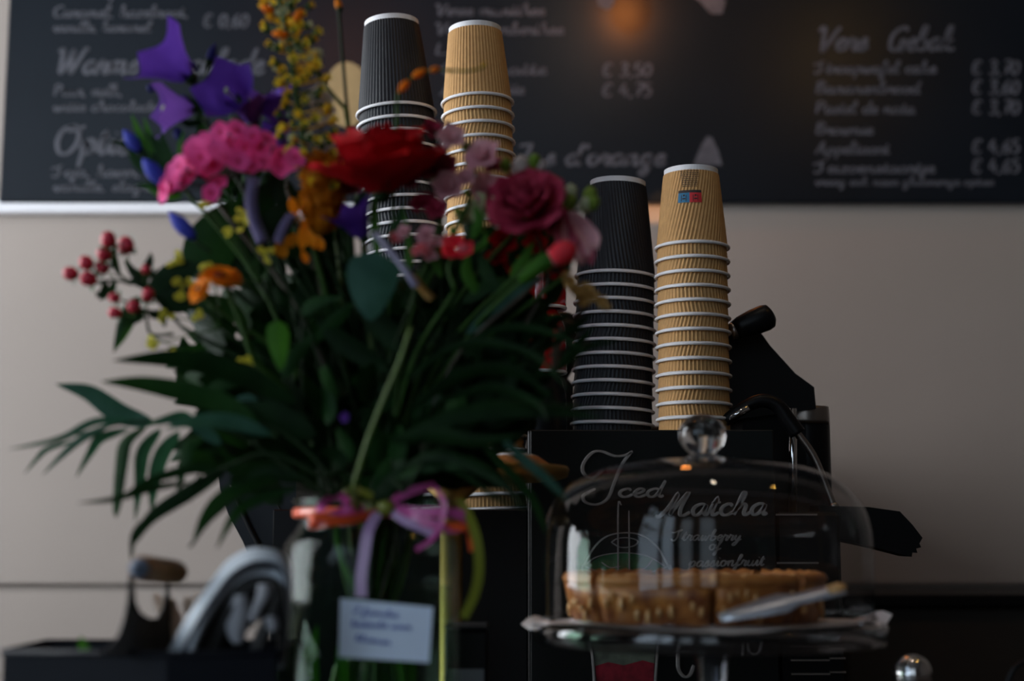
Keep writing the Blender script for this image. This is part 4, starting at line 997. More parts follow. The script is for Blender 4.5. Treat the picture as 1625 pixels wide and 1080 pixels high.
# ---- foxtail lily
t=flower_thing('foxtail_lily','tall yellow foxtail lily spike rising past the top of the photo','flower',P(490,360,1.07))
sp_=[(424,-60),(445,10),(460,80),(470,150),(480,220),(488,290),(490,360)]
main=smoothpath([P(a,b,1.07) for a,b in sp_],6)
mesh('stem',tube(main+stem_path(P(520,560,1.09))[5:],[.0016,.0030],8),'stem',t)
fl=[]
for i in range(98):
    f=(i+.5)/98; y=-35+f*335; a_=i*2.399; R0=(46+6*sin(i))*(1 if f<.8 else 1-.35*(f-.8)/.2)*(.55+.45*R_.random())
    cxp=430+ (y+35)*.19 ; x=cxp+R0*cos(a_)+14; dd=.022*sin(a_)
    c=P(x,y+R_.uniform(-8,8),1.07+dd); root=P(cxp+12,y+8,1.07)
    ax=(c-root).normalized()+V3((0,-.4,.2)); d,s,u=basis(ax); g=[]
    R1=S(R_.uniform(10,14.5),1.07)
    for q_ in range(5):
        a2=2*PI*q_/5; rad=s*cos(a2)+u*sin(a2); g.append(petal(c,rad+d*.9,d-rad*.7,R1,R1*.75,.15,.2,.6,3,2))
    o=mesh('floret',join(*g),R_.choice(['yellow','yellow','yellow','gold']) if R_.random()<.85 else 'creamgreen',t)
    mesh('pedicel',join(tube([root,c],.0007,5),ell(c,.0027,.0027,.0034,8,5)),R_.choice(['stem','gold','stem']),o)
for x,y,tx_,ty_ in((445,54,13,1),(424,14,9,4),(474,24,-6,9)): mesh('orange_floret',tube([P(x-tx_,y-ty_,1.045),P(x-tx_*.4,y-ty_*.4,1.044),P(x+tx_*.4,y+ty_*.4,1.044),P(x+tx_,y+ty_,1.045)],[.0010,.0032,.0034,.0010],9),'orange',t)
# second slimmer stem of florets crossing to the right
t=flower_thing('foxtail_lily','thin half-bare foxtail lily stem slanting down to the red rose','flower',P(545,170,1.09))
pth=[(425,-20),(450,40),(480,85),(505,120),(528,150),(548,172)]
mesh('stem',tube(smoothpath([P(a,b,1.09) for a,b in pth],5)+stem_path(P(575,330,1.1))[3:],[.0012,.0022],7),'stemlight',t)
for i in range(34):
    f=i/33; x=440+f*62+R_.uniform(-26,26); y=0+f*118+R_.uniform(-14,14); c=P(x,y,1.09+R_.uniform(-.015,.015)); ax=V3((R_.uniform(-1,1),-1,R_.uniform(-1,1))); d,s,u=basis(ax); R1=S(R_.uniform(9,13),1.09)
    o=mesh('floret',join(*[petal(c,s*cos(a2)+u*sin(a2)+d*.9,d-(s*cos(a2)+u*sin(a2))*.7,R1,R1*.75,.15,.2,.6,3,2) for a2 in [2*PI*q_/5 for q_ in range(5)]]),R_.choice(['gold','yellow','creamgreen']),t)
    mesh('pedicel',tube([c,P(425+(y+20)*.66,y+6,1.09)],.0005,5),'stem',o)
# pale florets at the right of the spike
t=flower_thing('cream_stock','pale cream-yellow stock sprig between foxtail lily and rose','flower',P(505,200,1.10))
add_stem(t,P(508,215,1.10),.0014,'stemlight')
floret_set(t,[(508,142),(518,158),(504,165),(522,175),(512,186),(498,150),(520,225),(505,240)],13,1.09,'cream','creamgreen',.6,hub=(508,205))
# ---- orange plume
t=flower_thing('orange_plume','dense orange plume flower standing below the foxtail lily','flower',P(510,370,1.07))
add_stem(t,P(512,385,1.075),.002,'stemdark')
def bump_r(a,z): return 1+.05*sin(7*a+z*900)+.05*sin(11*a-z*1300)
pl=[(.1,372),(12,368),(24,355),(28,330),(29,300),(28,275),(22,258),(12,250),(.1,247)]
mesh('plume',lathe([(S(r,1.07),zv(y)*0+P(510,y,1.07).z) for r,y in pl],40,(P(512,300,1.07).x,1.07,0),rfun=bump_r),'deeporange',t)
for i in range(60):
    pass
Gs=[]
for i in range(240):
    a_=R_.uniform(PI*.9,2.1*PI); y=R_.uniform(252,368); r=S(28*(1-abs((y-310)/75)**3*.5),1.07); base=V3((P(512,300,1.07).x+r*.9*cos(a_),1.07+r*.9*sin(a_),P(510,y,1.07).z)); d_=V3((cos(a_),sin(a_),.6)); Gs.append(petal(base,d_+V3((R_.uniform(-.4,.4),R_.uniform(-.4,.4),R_.uniform(-.6,.4))),V3((R_.uniform(-1,1),-.5,1)),R_.uniform(.006,.010),.0055,.1,.3,.6,3,2))
mesh('plume_tufts',join(*Gs),'deeporange',t)
t=flower_thing('orange_lily','drooping orange petals below the orange plume','flower',P(470,395,1.07))
add_stem(t,P(470,400,1.08),.0015,'stemdark')
for (x0_,y0_),(x1_,y1_),w in(((470,345),(460,312),16),((480,355),(500,398),18),((472,372),(452,394),20),((485,350),(478,400),18),((500,372),(512,400),16),((440,385),(452,412),20),((480,398),(488,420),12)):
    a=P(x0_,y0_,1.06); b=P(x1_,y1_,1.055); mesh('petal',petal(a,b-a,V3((.2,-1,.3)),(b-a).length,S(w,1.06),.1,.25,.55),'orange' if w<19 else 'deeporange',t)
# ---- crocosmia / thin stems
t=flower_thing('crocosmia','thin upright green stem with one orange bud left of the top black cup','flower',P(537,0,1.10))
mesh('stem',tube(smoothpath([P(530,-40,1.1),P(537,12,1.1),P(541,60,1.1),P(546,120,1.1),P(550,165,1.1)],5)+stem_path(P(575,330,1.11))[3:],[.0013,.0018],7),'stemdark',t)
bud(t,(540,18),(534,-4),12,1.10,'orange'); 
t=flower_thing('crocosmia','arching crocosmia tip with tiny orange buds in front of the kraft cups','flower',P(632,170,1.03))
mesh('stem',tube(smoothpath([P(772,102,1.02),P(762,109,1.02),P(735,113,1.02),P(700,111,1.025),P(670,116,1.03),P(645,130,1.03),P(632,150,1.03),P(630,180,1.035)],5)+stem_path(P(625,330,1.07))[3:],[.0008,.0016],7),'stem',t)
for a,b,w in(((648,128),(632,147),13),((655,122),(676,110),13),((682,112),(700,108),10),((708,112),(722,112),7),((728,113),(742,112),6),((748,112),(760,109),6),((762,109),(772,98),5)): bud(t,a,b,w,1.025,'orange' if w>9 else 'gold',False)
twig(t,[(695,192),(718,196)],1.03,.0009,'stembrown')
# ---- snapdragon (pink, right of centre)
def blob(t,x,y,rx,D,m,n=5,ax=None):
    """loosely cupped flower seen from the side"""
    c=P(x,y,D); R=S(rx,D); ax=V3(ax or (R_.uniform(-.5,.5),-.8,R_.uniform(-.1,.7))); d,s,u=basis(ax); Gs=[]
    for i in range(n):
        a=2*PI*i/n+R_.uniform(-.2,.2); rad=s*cos(a)+u*sin(a); Gs.append(petal(c-d*R*.5,d*.8+rad*.75,d*.5-rad*.8,R*1.35,R*1.5,-.35,.45,.6,5,4,.05))
    for i in range(3):
        a=2*PI*i/3+.4; rad=s*cos(a)+u*sin(a); Gs.append(petal(c-d*R*.4,d+rad*.35,d*.3-rad,R*1.0,R*1.0,-.2,.5,.6,4,3))
    return mesh('bloom',join(*Gs),m,t)
c=P(740,330,1.05)
t=flower_thing('snapdragon','pale pink snapdragon spike in front of the kraft cup stack','flower',c)
add_stem(t,c,.0020,'stem')
mesh('stalk',tube(smoothpath([P(745,225,1.055),P(752,280,1.055),c],4),[.0012,.002],7),'stem',t)
for x,y,r,m in((716,218,20,'palepink'),(720,212,15,'rosepink'),(765,246,27,'palepink'),(782,262,17,'rosepink'),(706,262,19,'rosepink'),(712,295,24,'palepink'),(772,300,26,'palepink'),(765,330,22,'creamgreen'),(742,345,17,'creamgreen'),(788,345,18,'cream'),(738,282,15,'palepink')): blob(t,x,y,r,1.05+R_.uniform(-.01,.012),m)
for a,b in(((735,240),(742,225)),((738,262),(752,250)),((756,352),(770,368)),((745,310),(736,300)),((730,330),(722,340))): bud(t,a,b,13,1.05,'budgreen',False)
for a,w in(([(748,380),(760,350),(752,325)],18),([(745,400),(725,380),(712,352)],14),([(750,400),(768,385),(770,368)],12)): pleaf(t,a,w,1.045,'leafbright')
c=P(700,350,1.06)
t=flower_thing('sweet_pea','dark rose-pink sweet pea sprig beside the lower edge of the red rose','flower',c)
add_stem(t,c,.0014,'stem')
for x,y,r,m in((665,268,20,'burgundy'),(650,285,13,'burgundy'),(690,268,17,'rosepink'),(696,250,13,'rosepink'),(672,322,21,'burgundy'),(692,332,17,'burgundy'),(686,205,16,'burgundy')): blob(t,x,y,r,1.055+R_.uniform(-.01,.01),m)
for a in([(665,268),(685,300),(700,350)],[(672,322),(688,340),(700,355)],[(690,205),(700,270),(702,340)]): twig(t,a,1.062)
c=P(598,360,1.085)
t=flower_thing('pale_carnation','pale pink carnation tucked under the rose, left of its stem','flower',c)
add_stem(t,c,.0014,'stem')
for x,y,r,m in((545,272,22,'palepink'),(556,292,18,'rosepink'),(574,270,14,'palepink'),(540,300,16,'palepink')): blob(t,x,y,r,1.085,m)
twig(t,[(550,290),(570,330),(598,360)],1.088)
# ---- lisianthus, burgundy
c=P(862,400,1.05)
t=flower_thing('burgundy_lisianthus','large ruffled burgundy lisianthus at the right of the bouquet','flower',c)
add_stem(t,c,.0020,'stem')
Gs=rose(P(838,332,1.04),(-.25,-.85,.45),.0265)
for g in Gs[7:]: mesh('petal',g,'burgundy',t)
mesh('inner_petals',join(*Gs[:7]),'burgundy',t)
for x,y,r,m in((800,300,20,'burgundy'),(880,350,24,'burgundy'),(845,358,16,'red'),(862,335,22,'rosepink')): blob(t,x,y,r,1.045,m)
twig(t,[(840,345),(852,375),(862,400)],1.055,.0014)
c=P(905,430,1.06)
t=flower_thing('pink_lisianthus','soft pink drooping lisianthus in front of the black cups','flower',c)
add_stem(t,c,.0016,'stem')
for (x0_,y0_),(x1_,y1_),w,m in(((900,338),(922,425),46,'palepink'),((905,335),(948,400),34,'palepink'),((898,342),(895,400),40,'rosepink'),((912,345),(938,425),26,'rosepink')):
    a=P(x0_,y0_,1.05); b=P(x1_,y1_,1.04); mesh('petal',petal(a,b-a,V3((.2,-1,.2)),(b-a).length,S(w,1.05),.08,.35,.6,7,5,.05),m,t)
twig(t,[(902,338),(885,365),(890,410),(905,430)],1.062,.0012)
# ---- branch of greenish buds
c=P(850,330,1.07)
t=flower_thing('budding_stock','branch of rounded green and cream buds reaching to the right','flower',c)
add_stem(t,c,.0016,'stem')
for x,y,rx,m in((802,262,12,'budgreen'),(826,266,20,'cream'),(826,285,16,'palepink'),(848,256,13,'budgreen'),(858,262,10,'cream'),(861,292,13,'budgreen'),(878,298,18,'cream'),(888,308,16,'palepink'),(905,306,15,'creamgreen'),(904,322,15,'budgreen'),(936,310,15,'budgreen'),(930,325,15,'creamgreen'),(942,322,13,'budgreen')):
    cc_=P(x,y,1.055+R_.uniform(-.008,.008)); R0=S(rx,1.055)
    g=[ell(cc_,R0*.8,R0*.8,R0,10,7,V3((.3,0,1)))]
    for q_ in range(4): a2=q_*PI/2+R_.random(); rad=V3((cos(a2),sin(a2),0)); g.append(petal(cc_-V3((0,0,R0)),V3((0,0,1))+rad*.35,-rad+V3((0,0,.2)),R0*2,R0*1.3,.25,.6,.5,4,3))
    mesh('bud',join(*g),m,t)
for a in([(802,270),(825,300),(850,330)],[(848,262),(852,295),(850,330)],[(878,308),(870,320),(850,330)],[(936,325),(905,335),(860,335)]): twig(t,a,1.065,.0012,'stem')
# ---- red ones
c=P(722,460,1.04)
t=flower_thing('red_freesia','bright red freesia bloom low in the middle of the bouquet','flower',c)
add_stem(t,c,.0014,'stem')
Gs=[]
for (x0_,y0_),(x1_,y1_),w in(((722,395),(698,380),30),((724,397),(700,408),28),((726,396),(752,402),34),((724,394),(735,372),26),((725,398),(722,410),26)):
    a=P(x0_,y0_,1.03); b=P(x1_,y1_,1.022); Gs.append(petal(a,b-a,V3((0,-1,.3)),(b-a).length,S(w,1.03),.12,.3,.6))
for g in Gs: mesh('petal',g,'brightred',t)
mesh('throat',ell(P(735,394,1.026),.005,.004,.004),'coral',t); twig(t,[(724,398),(712,425),(722,460)],1.035,.0014,'stem')
c=P(800,470,1.04)
t=flower_thing('red_carnation_bud','slender green bud with a red tip pointing up to the right','flower',c)
p0,p1=P(862,418,1.025),P(915,392,1.02)
mesh('stem',tube(smoothpath([P(868,415,1.026),P(840,438,1.03),P(800,470,1.04),P(760,510,1.06)],5)+stem_path(P(700,620,1.08))[4:],[.0020,.0018],8),'stem',t)
mesh('calyx',tube([P(826,446,1.03),P(845,430,1.028),P(868,414,1.026),P(880,408,1.024)],[.0035,.0062,.0066,.0058],12),'leafbright',t)
mesh('red_tip',tube([P(876,410,1.025),P(888,403,1.023),P(903,396,1.022),P(914,393,1.021)],[.0062,.0085,.0082,.003],14),'brightred',t)
mesh('pale_band',tube([P(874,411,1.0255),P(882,407,1.0245)],[.0064,.0074],14),'coral',t)
c=P(845,440,1.07)
t=flower_thing('red_carnation','deep red carnation half hidden between the bud and the lisianthus','flower',c)
add_stem(t,c,.0014,'stem')
for x,y,r in((800,382,20),(788,408,16),(850,388,18),(815,420,15),(885,432,14)): blob(t,x,y,r,1.075,'red')
for a in([(800,382),(820,415),(845,440)],[(885,432),(865,440),(845,445)]): twig(t,a,1.08)
c=P(665,430,1.05)
t=flower_thing('small_pink_carnation','small frilly pink carnation between the lilac speedwell and the red freesia','flower',c)
add_stem(t,c,.0013,'stem')
for x,y,r,m in((676,372,15,'palepink'),(690,385,13,'palepink'),(668,396,15,'coral'),(680,404,13,'palepink'),(640,368,12,'palepink'),(628,378,10,'coral')): blob(t,x,y,r,1.045,m)
twig(t,[(676,385),(670,410),(665,430)],1.05)
# ---- hypericum berries
c=P(290,520,1.07)
t=flower_thing('hypericum','hypericum branch of shiny red berries at the far left','berry branch',c)
add_stem(t,c,.0018,'stemdark')
jn={}
for x,y,r,hx,hy in((172,380,13,178,420),(200,389,14,205,425),(165,403,12,178,425),(162,424,11,182,440),(137,417,12,160,440),(112,434,12,150,448),(140,442,13,165,452),(181,472,9,205,480),(212,486,11,220,505),(235,467,11,232,500),(182,496,10,205,500),(231,427,8,228,450),(330,278+22,8,322,330)):
    if x==330: continue
    cc_=P(x,y,1.055+R_.uniform(-.008,.008)); R0=S(r,1.055); hb_=P(hx,hy,1.06)
    dd=(cc_-hb_).normalized()
    bo=mesh('berry',ell(cc_,R0*.95,R0*.95,R0*1.08,16,10,dd),'berry',t)
    mesh('berry_calyx',join(tube([hb_,cc_-dd*R0*.9],.0008,5),*[blade([cc_-dd*R0,cc_-dd*R0*.75+(V3((cos(a),sin(a),0)).cross(dd)).normalized()*R0*.9,cc_-dd*R0*.9+(V3((cos(a),sin(a),0)).cross(dd)).normalized()*R0*1.5],R0*.8,dd.cross(V3((cos(a),sin(a),0)).cross(dd)),'lance',.1,3) for a in(0,1.3,2.6,3.9,5.2)]),'stem',bo)
for a in([(150,448),(182,445),(225,455),(262,490),(290,520)],[(178,420),(195,440),(225,455)],[(205,425),(220,445),(240,468)],[(205,500),(235,495),(270,500)],[(205,480),(225,490),(262,498)],[(232,500),(240,530),(275,530)]): twig(t,a,1.062,.0011)
for a,w,m in(([(220,470),(200,505),(180,560)],26,'leaf'),([(215,500),(195,530),(183,555)],16,'leafbright'),([(235,470),(280,435),(318,420)],50,'leafdeep'),([(250,470),(290,470),(330,455)],52,'leafdeep'),([(215,450),(235,420),(240,400)],16,'leafdeep'),([(190,440),(180,405),(186,385)],12,'leaf'),([(170,445),(160,470),(152,462)],14,'leafdeep'),([(225,455),(210,430),(196,410)],14,'leafdeep'),([(200,450),(230,440),(250,425)],14,'leafdeep'),([(230,500),(215,505),(200,520)],16,'leaf'),([(235,500),(255,500),(262,520)],16,'leafdeep'),([(182,445),(175,462),(160,476)],13,'leaf'),([(240,470),(225,440),(215,425)],12,'leaf')): pleaf(t,a,w,1.065,m)
# ---- marigolds
def marigold(t,x,y,rpx,D,ax):
    c=P(x,y,D); R=S(rpx,D); d,s,u=basis(ax)
    for layer,(n,L,z,tl) in enumerate(((16,1.0,0,.15),(14,.82,.06,.35),(11,.6,.12,.6))):
        for i in range(n):
            a=2*PI*(i+.5*layer)/n+R_.uniform(-.08,.08); rad=s*cos(a)+u*sin(a)
            mesh('petal',petal(c+d*R*z,rad*cos(tl)+d*sin(tl),d,R*L*R_.uniform(.9,1.05),R*.36,-.12,.1,.72,5,2),'orange',t)
    mesh('flower_centre',ell(c+d*R*.1,R*.30,R*.30,R*.16,14,8,ax),'brownred',t)
    mesh('calyx',ell(c-d*R*.12,R*.3,R*.3,R*.2,12,7,ax),'stem',t)
c=P(352,440,1.045)
t=flower_thing('orange_marigold','orange marigold with a dark centre at the left, facing up','flower',c)
marigold(t,350,442,40,1.045,(.15,-.42,.75))
mesh('stem',tube(smoothpath([P(357,450,1.05),P(378,500,1.05),P(402,570,1.06)],5)+stem_path(P(440,640,1.08))[5:],[.0022,.0024],8),'stem',t)
c=P(318,462,1.035)
t=flower_thing('orange_marigold','smaller orange marigold seen from below, at the left of the other','flower',c)
marigold(t,318,460,26,1.03,(-.45,-.6,.3))
add_stem(t,P(330,480,1.05),.0014)
# ---- yellow solidago
def sprig(name,label,pts,hub,m='lemon'):
    c=P(*hub,1.07); t=flower_thing(name,label,'flower',c); add_stem(t,c,.0011,'stemdark')
    for (x,y,n,sp) in pts:
        twig(t,[(x,y),((x+hub[0])/2+6,(y+hub[1])/2),hub],1.068,.0006,'stem')
        for q_ in range(n):
            cc_=P(x+R_.gauss(0,sp),y+R_.gauss(0,sp*.7),1.06+R_.uniform(-.008,.008)); ax=V3((R_.uniform(-.7,.7),-1,R_.uniform(-.5,.9)))
            mesh('floret',join(floret(cc_,ax,S(R_.uniform(5,8),1.06)),ell(cc_,.0012,None,None,6,4)),m,t)
    return t
sprig('yellow_goldenrod','yellow goldenrod sprig beside the orange marigolds',[(278,412,6,8),(300,448,7,8),(290,472,6,7),(315,502,5,7),(262,500,4,6),(330,425,5,6),(240,545,4,6)],(350,520))
sprig('yellow_goldenrod','yellow goldenrod sprig above the orange marigolds, under the phlox',[(388,345,6,8),(326,322,2,4),(430,400,5,7),(424,412,4,6),(372,372,4,8)],(410,450))
sprig('yellow_goldenrod','sparse yellow goldenrod low on the left above the palm leaves',[(244,535,3,5),(266,560,3,5),(400,570,4,8),(300,560,3,8)],(400,610))
# ---- veronica spikes
def spike(t,pts,w,D,m):
    q_=smoothpath([P(a,b,D) for a,b in pts],6); mesh('flower_core',tube(q_,[S(w*.25,D),S(w*.35,D)],8),m,t); Gs=[]
    for i,p in enumerate(q_):
        for j in range(9):
            a=2*PI*(j+.5*(i%2))/9; rr=S(w/2,D); d_=V3((cos(a),sin(a),.5)); Gs.append(petal(p+d_*rr*.4,d_,V3((0,0,1)),rr*.75,rr*.5,.1,.2,.6,3,2))
    mesh('floret_spike',join(*Gs),m,t)
for lab,pts,w,D,end in(('pale lavender speedwell spike curving down below the phlox',[(402,290),(398,320),(402,350),(416,385)],24,1.045,(425,400)),('short pale lavender speedwell tip at the right of the longer one',[(462,345),(450,365),(442,385)],20,1.05,(452,410))):
    t=flower_thing('speedwell',lab,'flower',P(*pts[0],D)); spike(t,pts,w,D,'lavender'); add_stem(t,P(*end,D),.0012,'stemdark')
t=flower_thing('speedwell','long lilac-white speedwell spike slanting in front of the centre leaves','flower',P(600,378,1.02))
spike(t,[(596,372),(618,398),(640,425),(660,455)],15,1.02,'lilacwhite'); add_stem(t,P(662,460,1.025),.0013,'stemdark')
t=flower_thing('dried_grass','small dull brownish seed spike next to the lilac-white speedwell','flower',P(672,455,1.03)); spike(t,[(655,440),(672,462),(685,475)],16,1.03,'dry'); add_stem(t,P(700,520,1.05),.0012,'stemdark')
t=flower_thing('dried_flower','tan dried flower spray reaching over the black cups on the right','flower',P(905,440,1.04))
for x,y,r in((905,448,13),(915,462,14),(930,458,14),(925,475,13),(940,470,12),(955,478,11),(963,486,8),(898,436,9)): blob(t,x,y,r*.8,1.035,'dry')
twig(t,[(962,486),(935,468),(905,445),(880,430),(850,450)],1.04,.0012,'stembrown'); add_stem(t,P(850,450,1.05),.0014,'stembrown')
t=flower_thing('small_violet','tiny violet bloom deep in the dark leaves above the vase','flower',P(547,662,.985)); blob(t,547,662,7,.985,'purple2'); add_stem(t,P(547,668,.99),.0009,'stemdark')
# ================================================================ GREENERY
# palm fronds: rachis + leaflets
def frond(label,rachis,D,leaflets,m='palm',dD=0,rr=.0017):
    a=P(*rachis[0],D); t=thing('palm_frond',label,'leaf',a)
    mesh('rachis',tube(smoothpath([P(x,y,D) for x,y in rachis],6)+stem_path(P(*rachis[-1],D))[8:],[rr*.5,rr*1.3],7),'stemdark',t)
    for it in leaflets:
        pts,w=it[0],it[1]; mm=it[2] if len(it)>2 else m
        pleaf(t,pts,w,D+R_.uniform(-.012,.012),mm,'lance',R_.uniform(-.5,.5),.2,'leaflet',R_.uniform(-.03,.01))
frond('palm frond with many drooping leaflets spread over the wall at the far left',[(120,690),(190,672),(240,668),(310,672),(380,690),(440,730),(520,785)],1.05,[
 ([(215,665),(150,668),(95,695),(12,713)],15),([(185,668),(130,695),(100,720),(66,754)],14),([(205,680),(160,695),(145,715),(120,758)],17),([(232,676),(200,700),(192,735),(185,800),(184,822)],24,'leaf'),([(255,680),(228,715),(222,760),(214,828)],22),([(285,685),(258,720),(245,765),(240,815)],25),([(115,700),(75,712),(58,728),(38,752)],9),
 ([(245,672),(190,655),(140,622),(88,609)],34,'leafblue'),([(330,690),(300,705),(292,735),(280,790)],24,'leaf'),([(350,705),(330,690),(300,672),(250,668)],22,'leafblue'),([(310,672),(290,660),(255,668),(232,672)],16)])
frond('palm frond curving down to the wooden caddy handle',[(208,885),(212,850),(238,815),(290,775),(350,745),(430,720),(520,760)],1.02,[
 ([(300,765),(240,775),(180,792),(122,798)],12,'leafdeep'),([(345,745),(300,745),(240,762),(195,785)],16,'leafdeep'),([(360,745),(300,780),(240,820),(212,865)],26,'leafdeep'),([(208,888),(213,845),(240,812)],9,'leafdeep'),([(322,745),(308,770),(303,800)],5,'leafdeep')])
frond('palm frond with two broad dark blades reaching left above the wall',[(330,655),(400,665),(470,700),(540,770)],1.03,[
 ([(420,690),(350,640),(240,612),(160,605)],38,'leaf'),([(470,640),(370,590),(280,570),(178,572)],40,'leafdeep'),([(430,690),(370,670),(310,668),(262,680)],26,'leafblue'),([(500,690),(430,660),(360,640)],44,'leafdeep')])
frond('palm frond with pointed blades hanging down left of the vase',[(300,868),(340,820),(390,785),(450,770),(530,785)],1.00,[
 ([(440,760),(370,780),(330,815),(304,868)],26,'leaf'),([(470,775),(400,795),(370,820),(343,872)],18,'leaf'),([(450,745),(400,740),(360,762)],24,'leafdeep'),([(480,760),(420,750),(372,772)],22,'leafdeep')])
frond('long palm blades arching to the right over the black cups',[(955,650),(860,640),(780,640),(700,680),(640,770)],1.02,[
 ([(640,690),(740,655),(850,650),(960,662)],30,'leafdeep'),([(650,650),(740,590),(820,590),(885,640)],22,'leafdeep'),([(640,600),(740,545),(840,560),(905,620)],14,'leafdeep'),([(690,640),(780,615),(850,640),(870,672)],15,'leafdeep'),([(700,560),(800,520),(880,530),(930,560)],12,'leafdeep'),([(980,540),(930,552),(880,590),(830,600)],10,'leafdeep')],'leafdeep')
frond('palm frond with blades falling to the right beside the glass dome',[(890,790),(840,745),(780,710),(700,710),(640,780)],1.01,[
 ([(790,690),(835,730),(870,760),(902,795)],18,'leafblue'),([(760,700),(820,760),(850,800),(868,850)],17,'leaf'),([(640,740),(700,720),(790,760),(835,810)],20,'leafdeep'),([(630,760),(680,735),(750,735),(800,770)],26,'leaf'),([(620,700),(690,690),(760,700),(830,690)],26,'leafdeep'),([(660,730),(730,750),(790,790),(835,808)],9,'leafdeep')],'leafdeep')
# broad and small leaves placed where the photo shows them
def leafy(name,label,items,D=1.07,hub=(600,640),m='leaf'):
    c=P(*hub,D); t=thing(name,label,'leaf',c); add_stem(t,c,.0015,'stemdark')
    for it in items:
        pts,w=it[0],it[1]; mm=it[2] if len(it)>2 else m; sh=it[3] if len(it)>3 else 'lance'; dd=it[4] if len(it)>4 else 0
        pleaf(t,pts,w,D+dd,mm,sh,R_.uniform(-.3,.3),.15)
        x,y=pts[0]; twig(t,[(x,y),((x+hub[0])/2,(y+hub[1])/2-6),hub],D+.01,.0009)
leafy('salal_branch','broad dark green leaves under the pink phlox',[([(330,430),(335,380),(372,318)],84,'leaf','ovate',-.01),([(395,430),(380,380),(352,330)],70,'leaf','ovate'),([(420,400),(440,355),(480,300)],56,'leafdeep','ovate'),([(330,440),(300,430),(282,440),(278,405)],22,'leafblue'),([(400,380),(410,330),(440,280)],50,'leafdeep'),([(430,400),(475,392),(508,378)],30,'leaf','lance',-.02),([(380,440),(400,400),(400,350)],60,'leafdeep','ovate'),([(450,330),(448,300),(420,275)],40,'leafdeep')],1.09,(440,520))
leafy('eucalyptus_branch','large bluish-green rounded leaf in the centre of the bouquet',[([(598,400),(590,450),(588,508)],84,'leafblue','ovate',-.03),([(640,560),(600,510),(575,480)],40,'leafdeep'),([(620,590),(540,540),(500,500)],34,'leafdeep'),([(560,480),(520,520),(500,545)],22,'leaf')],1.05,(610,580))
leafy('bright_leaf_stem','pointed bright green leaf hanging left of centre',[([(438,508),(442,545),(446,588)],36,'leafbright','ovate',-.02),([(450,600),(470,560),(500,530)],24,'leaf'),([(460,640),(420,620),(395,600)],26,'leafdeep'),([(400,600),(345,612),(316,640)],20,'leaf'),([(410,640),(385,640),(358,655)],30,'leafblue'),([(480,500),(500,480),(545,470)],22,'leaf')],1.04,(480,660))
leafy('freesia_leaf_stem','upright green blades around the red freesia',[([(735,480),(780,450),(822,450)],26,'leaf'),([(740,530),(800,480),(860,440)],22,'leafblue'),([(810,440),(830,415),(848,380)],20,'leafbright'),([(790,470),(770,430),(760,400)],22,'leaf'),([(700,440),(690,400),(708,370)],18,'leafbright'),([(640,440),(650,400),(640,330)],16,'leafbright'),([(760,470),(740,430),(745,400)],20,'leafbright'),([(600,420),(594,340),(598,290)],14,'leafbright'),([(700,300),(690,280),(700,240)],16,'leafbright'),([(615,380),(632,350),(640,320)],14,'leaf')],1.06,(700,560))
# one pale bare stem crossing the dark centre
t=thing('bare_green_stem','pale green bare stem crossing the dark centre down to the ribbon','stem',P(645,535,.985))
mesh('stem',tube(smoothpath([P(652,520,.985),P(635,570,.98),P(612,625,.98),P(588,685,.985),P(572,735,.99),P(562,775,1.0),P(566,800,1.03)],5)+stem_path(P(575,700,1.05))[16:],[.0012,.0024],9),'stemlight',t)
# dense filler greenery; blades fan out from the vase neck
def filler(label,n,x0,x1,y0,y1,D0,D1,w0,w1,ms,hub,nm='ruscus_branch'):
    c=P(*hub,(D0+D1)/2); t=thing(nm,label,'leaf',c); add_stem(t,c,.0015,'stemdark')
    for i in range(n):
        x=R_.uniform(x0,x1); y=R_.uniform(y0,y1); D=R_.uniform(D0,D1)
        a=math.atan2(y-800,x-600)+R_.gauss(0,.35); L=R_.uniform(50,110)
        bx,by=x-cos(a)*L/2,y-sin(a)*L/2; tx,ty=x+cos(a)*L/2,y+sin(a)*L/2+R_.uniform(0,16)
        pleaf(t,[(bx,by),(x+R_.uniform(-6,6),y-5),(tx,ty)],R_.uniform(w0,w1),D,R_.choice(ms),R_.choice(['lance','lance','ovate']),R_.uniform(-.9,.9),.2,'leaf',R_.uniform(-.04,.03))
    for k in range(5):
        x=R_.uniform(x0,x1);y=R_.uniform(y0,y1); twig(t,[(x,y),((x+hub[0])/2+10,(y+hub[1])/2),hub],(D0+D1)/2,.0010)
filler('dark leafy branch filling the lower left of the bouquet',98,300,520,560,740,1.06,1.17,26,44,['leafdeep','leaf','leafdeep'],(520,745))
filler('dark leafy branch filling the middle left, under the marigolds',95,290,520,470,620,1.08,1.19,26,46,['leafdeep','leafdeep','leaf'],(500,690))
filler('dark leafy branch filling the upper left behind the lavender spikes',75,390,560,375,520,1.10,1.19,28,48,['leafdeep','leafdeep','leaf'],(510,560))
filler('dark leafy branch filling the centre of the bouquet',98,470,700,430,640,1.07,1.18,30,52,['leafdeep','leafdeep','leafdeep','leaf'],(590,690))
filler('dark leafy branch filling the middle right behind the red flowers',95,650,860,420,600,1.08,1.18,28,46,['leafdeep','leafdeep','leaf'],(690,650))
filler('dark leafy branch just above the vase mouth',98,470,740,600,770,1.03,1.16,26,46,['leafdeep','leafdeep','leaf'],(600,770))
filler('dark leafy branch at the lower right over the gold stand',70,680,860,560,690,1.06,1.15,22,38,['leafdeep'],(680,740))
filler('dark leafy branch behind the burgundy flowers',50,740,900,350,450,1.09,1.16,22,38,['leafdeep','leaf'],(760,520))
filler('fine dark leaves between the bellflowers and the foxtail lily',26,320,470,190,330,1.12,1.17,16,30,['leafdeep','leaf'],(440,420))
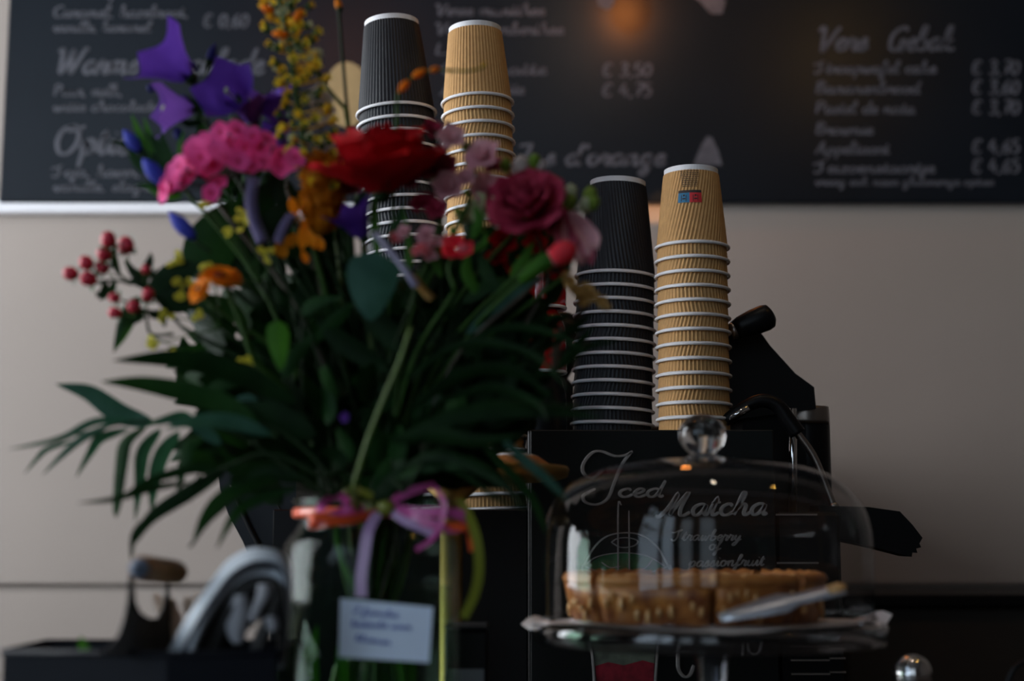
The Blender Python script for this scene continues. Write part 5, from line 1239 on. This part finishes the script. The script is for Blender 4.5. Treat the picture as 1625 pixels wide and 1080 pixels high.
filler('narrow dark leaves hanging right over the black cups',14,850,915,470,560,1.06,1.12,12,20,['leafdeep','stembrown'],(790,600))
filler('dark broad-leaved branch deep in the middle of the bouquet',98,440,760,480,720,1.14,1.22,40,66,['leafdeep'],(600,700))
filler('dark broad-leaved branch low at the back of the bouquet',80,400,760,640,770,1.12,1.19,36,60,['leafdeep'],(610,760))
# bare stems and leaves inside the vase
for k,(x,m) in enumerate(((500,'leafbright'),(520,'stem'),(548,'leafbright'),(575,'stem'),(612,'stemlight'),(640,'leafbright'),(655,'stemlight'),(690,'stemlight'))):
    D=1.10+R_.uniform(-.03,.03); c=P(x,860,D)
    t=thing('cut_stem','green cut stem inside the vase, %s'%['leftmost','second from the left','third from the left','left of the ribbon end','right of the ribbon end','third from the right','second from the right','rightmost'][k],'stem',c)
    xe=590-(x-590)*.55
    mesh('stem',tube(smoothpath([P((x+590)/2,790,D),P((x+590)/2+(x-590)*.1,860,D),P((x+xe)/2+8,960,D),P(xe,1060,D),V3((P(xe,1080,D).x,D,ZCT+.016))],6),[.0016,.0032],8),m,t)
    if k%2==0: pleaf(t,[(x,1100),(x-6,1040),(x+4,990)],20,D-.02 if k<6 else D,m if m!='stemlight' else 'leafbright',nm='stem_leaf')
# ================================================================ LAMPS, CAMERA, WORLD
def pendant(x,y,z,col,s,r,lab):
    t=thing('pendant_lamp',lab,'lamp',(x,y,z))
    m=pane_mat('bulb_%d'%int(x*100+500),col,s)
    mesh('bulb',ell((x,y,z),r,r,r*1.2,20,14),m,t); mesh('lamp_socket',tube([(x,y,z+r*1.1),(x,y,z+r*1.1+.05)],.014,14),'blackmetal',t); mesh('cord',tube([(x,y,z+r*1.1+.05),(x,y,ZC)],.003,6),'blackmetal',t)
pendant(.254,1.22,2.73,(1,.84,.66),70,.030,'warm white pendant bulb above the cake dome')
pendant(.23,2.34,2.36,(1,.30,.06),34,.032,'orange pendant bulb in front of the menu board')
pendant(.90,1.24,2.65,(1,.55,.12),60,.028,'amber pendant bulb above the right end of the counter')
pendant(-.44,1.32,2.61,(1,.25,.05),60,.028,'small orange pendant bulb above the vase')
sl=bpy.data.lights.new('added_ledge_spot','SPOT'); sl.energy=SPOT_E; sl.color=(1,.45,.14); sl.spot_size=math.radians(1.6); sl.spot_blend=.6; sl.shadow_soft_size=.005  # added spot out of view, makes the orange glint on the trim
so=bpy.data.objects.new('added_ledge_spot',sl); C.objects.link(so); so.location=(1.6,.6,1.93); so.rotation_euler=(P(1046,328,YW-.01)-so.location).to_track_quat('-Z','Y').to_euler()
w=bpy.data.worlds.new('world'); bpy.context.scene.world=w; w.use_nodes=True; w.node_tree.nodes['Background'].inputs[0].default_value=(.5,.6,.8,1); w.node_tree.nodes['Background'].inputs[1].default_value=.05
cam=bpy.data.cameras.new('camera'); co=bpy.data.objects.new('camera',cam); C.objects.link(co); co.location=(0,0,CAMZ); co.rotation_euler=(PI/2+PITCH,0,0)
cam.sensor_width=36; cam.lens=FPX*36/1625; cam.clip_start=.05
cam.dof.use_dof=True; cam.dof.focus_distance=1.53; cam.dof.aperture_fstop=2.8; cam.dof.aperture_blades=9
sc=bpy.context.scene; sc.camera=co
sc.view_settings.view_transform='Standard'; sc.view_settings.look='None'; sc.view_settings.exposure=EXPO; sc.view_settings.gamma=1; sc.view_settings.use_curve_mapping=False
sc.cycles.transparent_max_bounces=24; sc.cycles.max_bounces=8; sc.cycles.caustics_refractive=False; sc.cycles.caustics_reflective=False
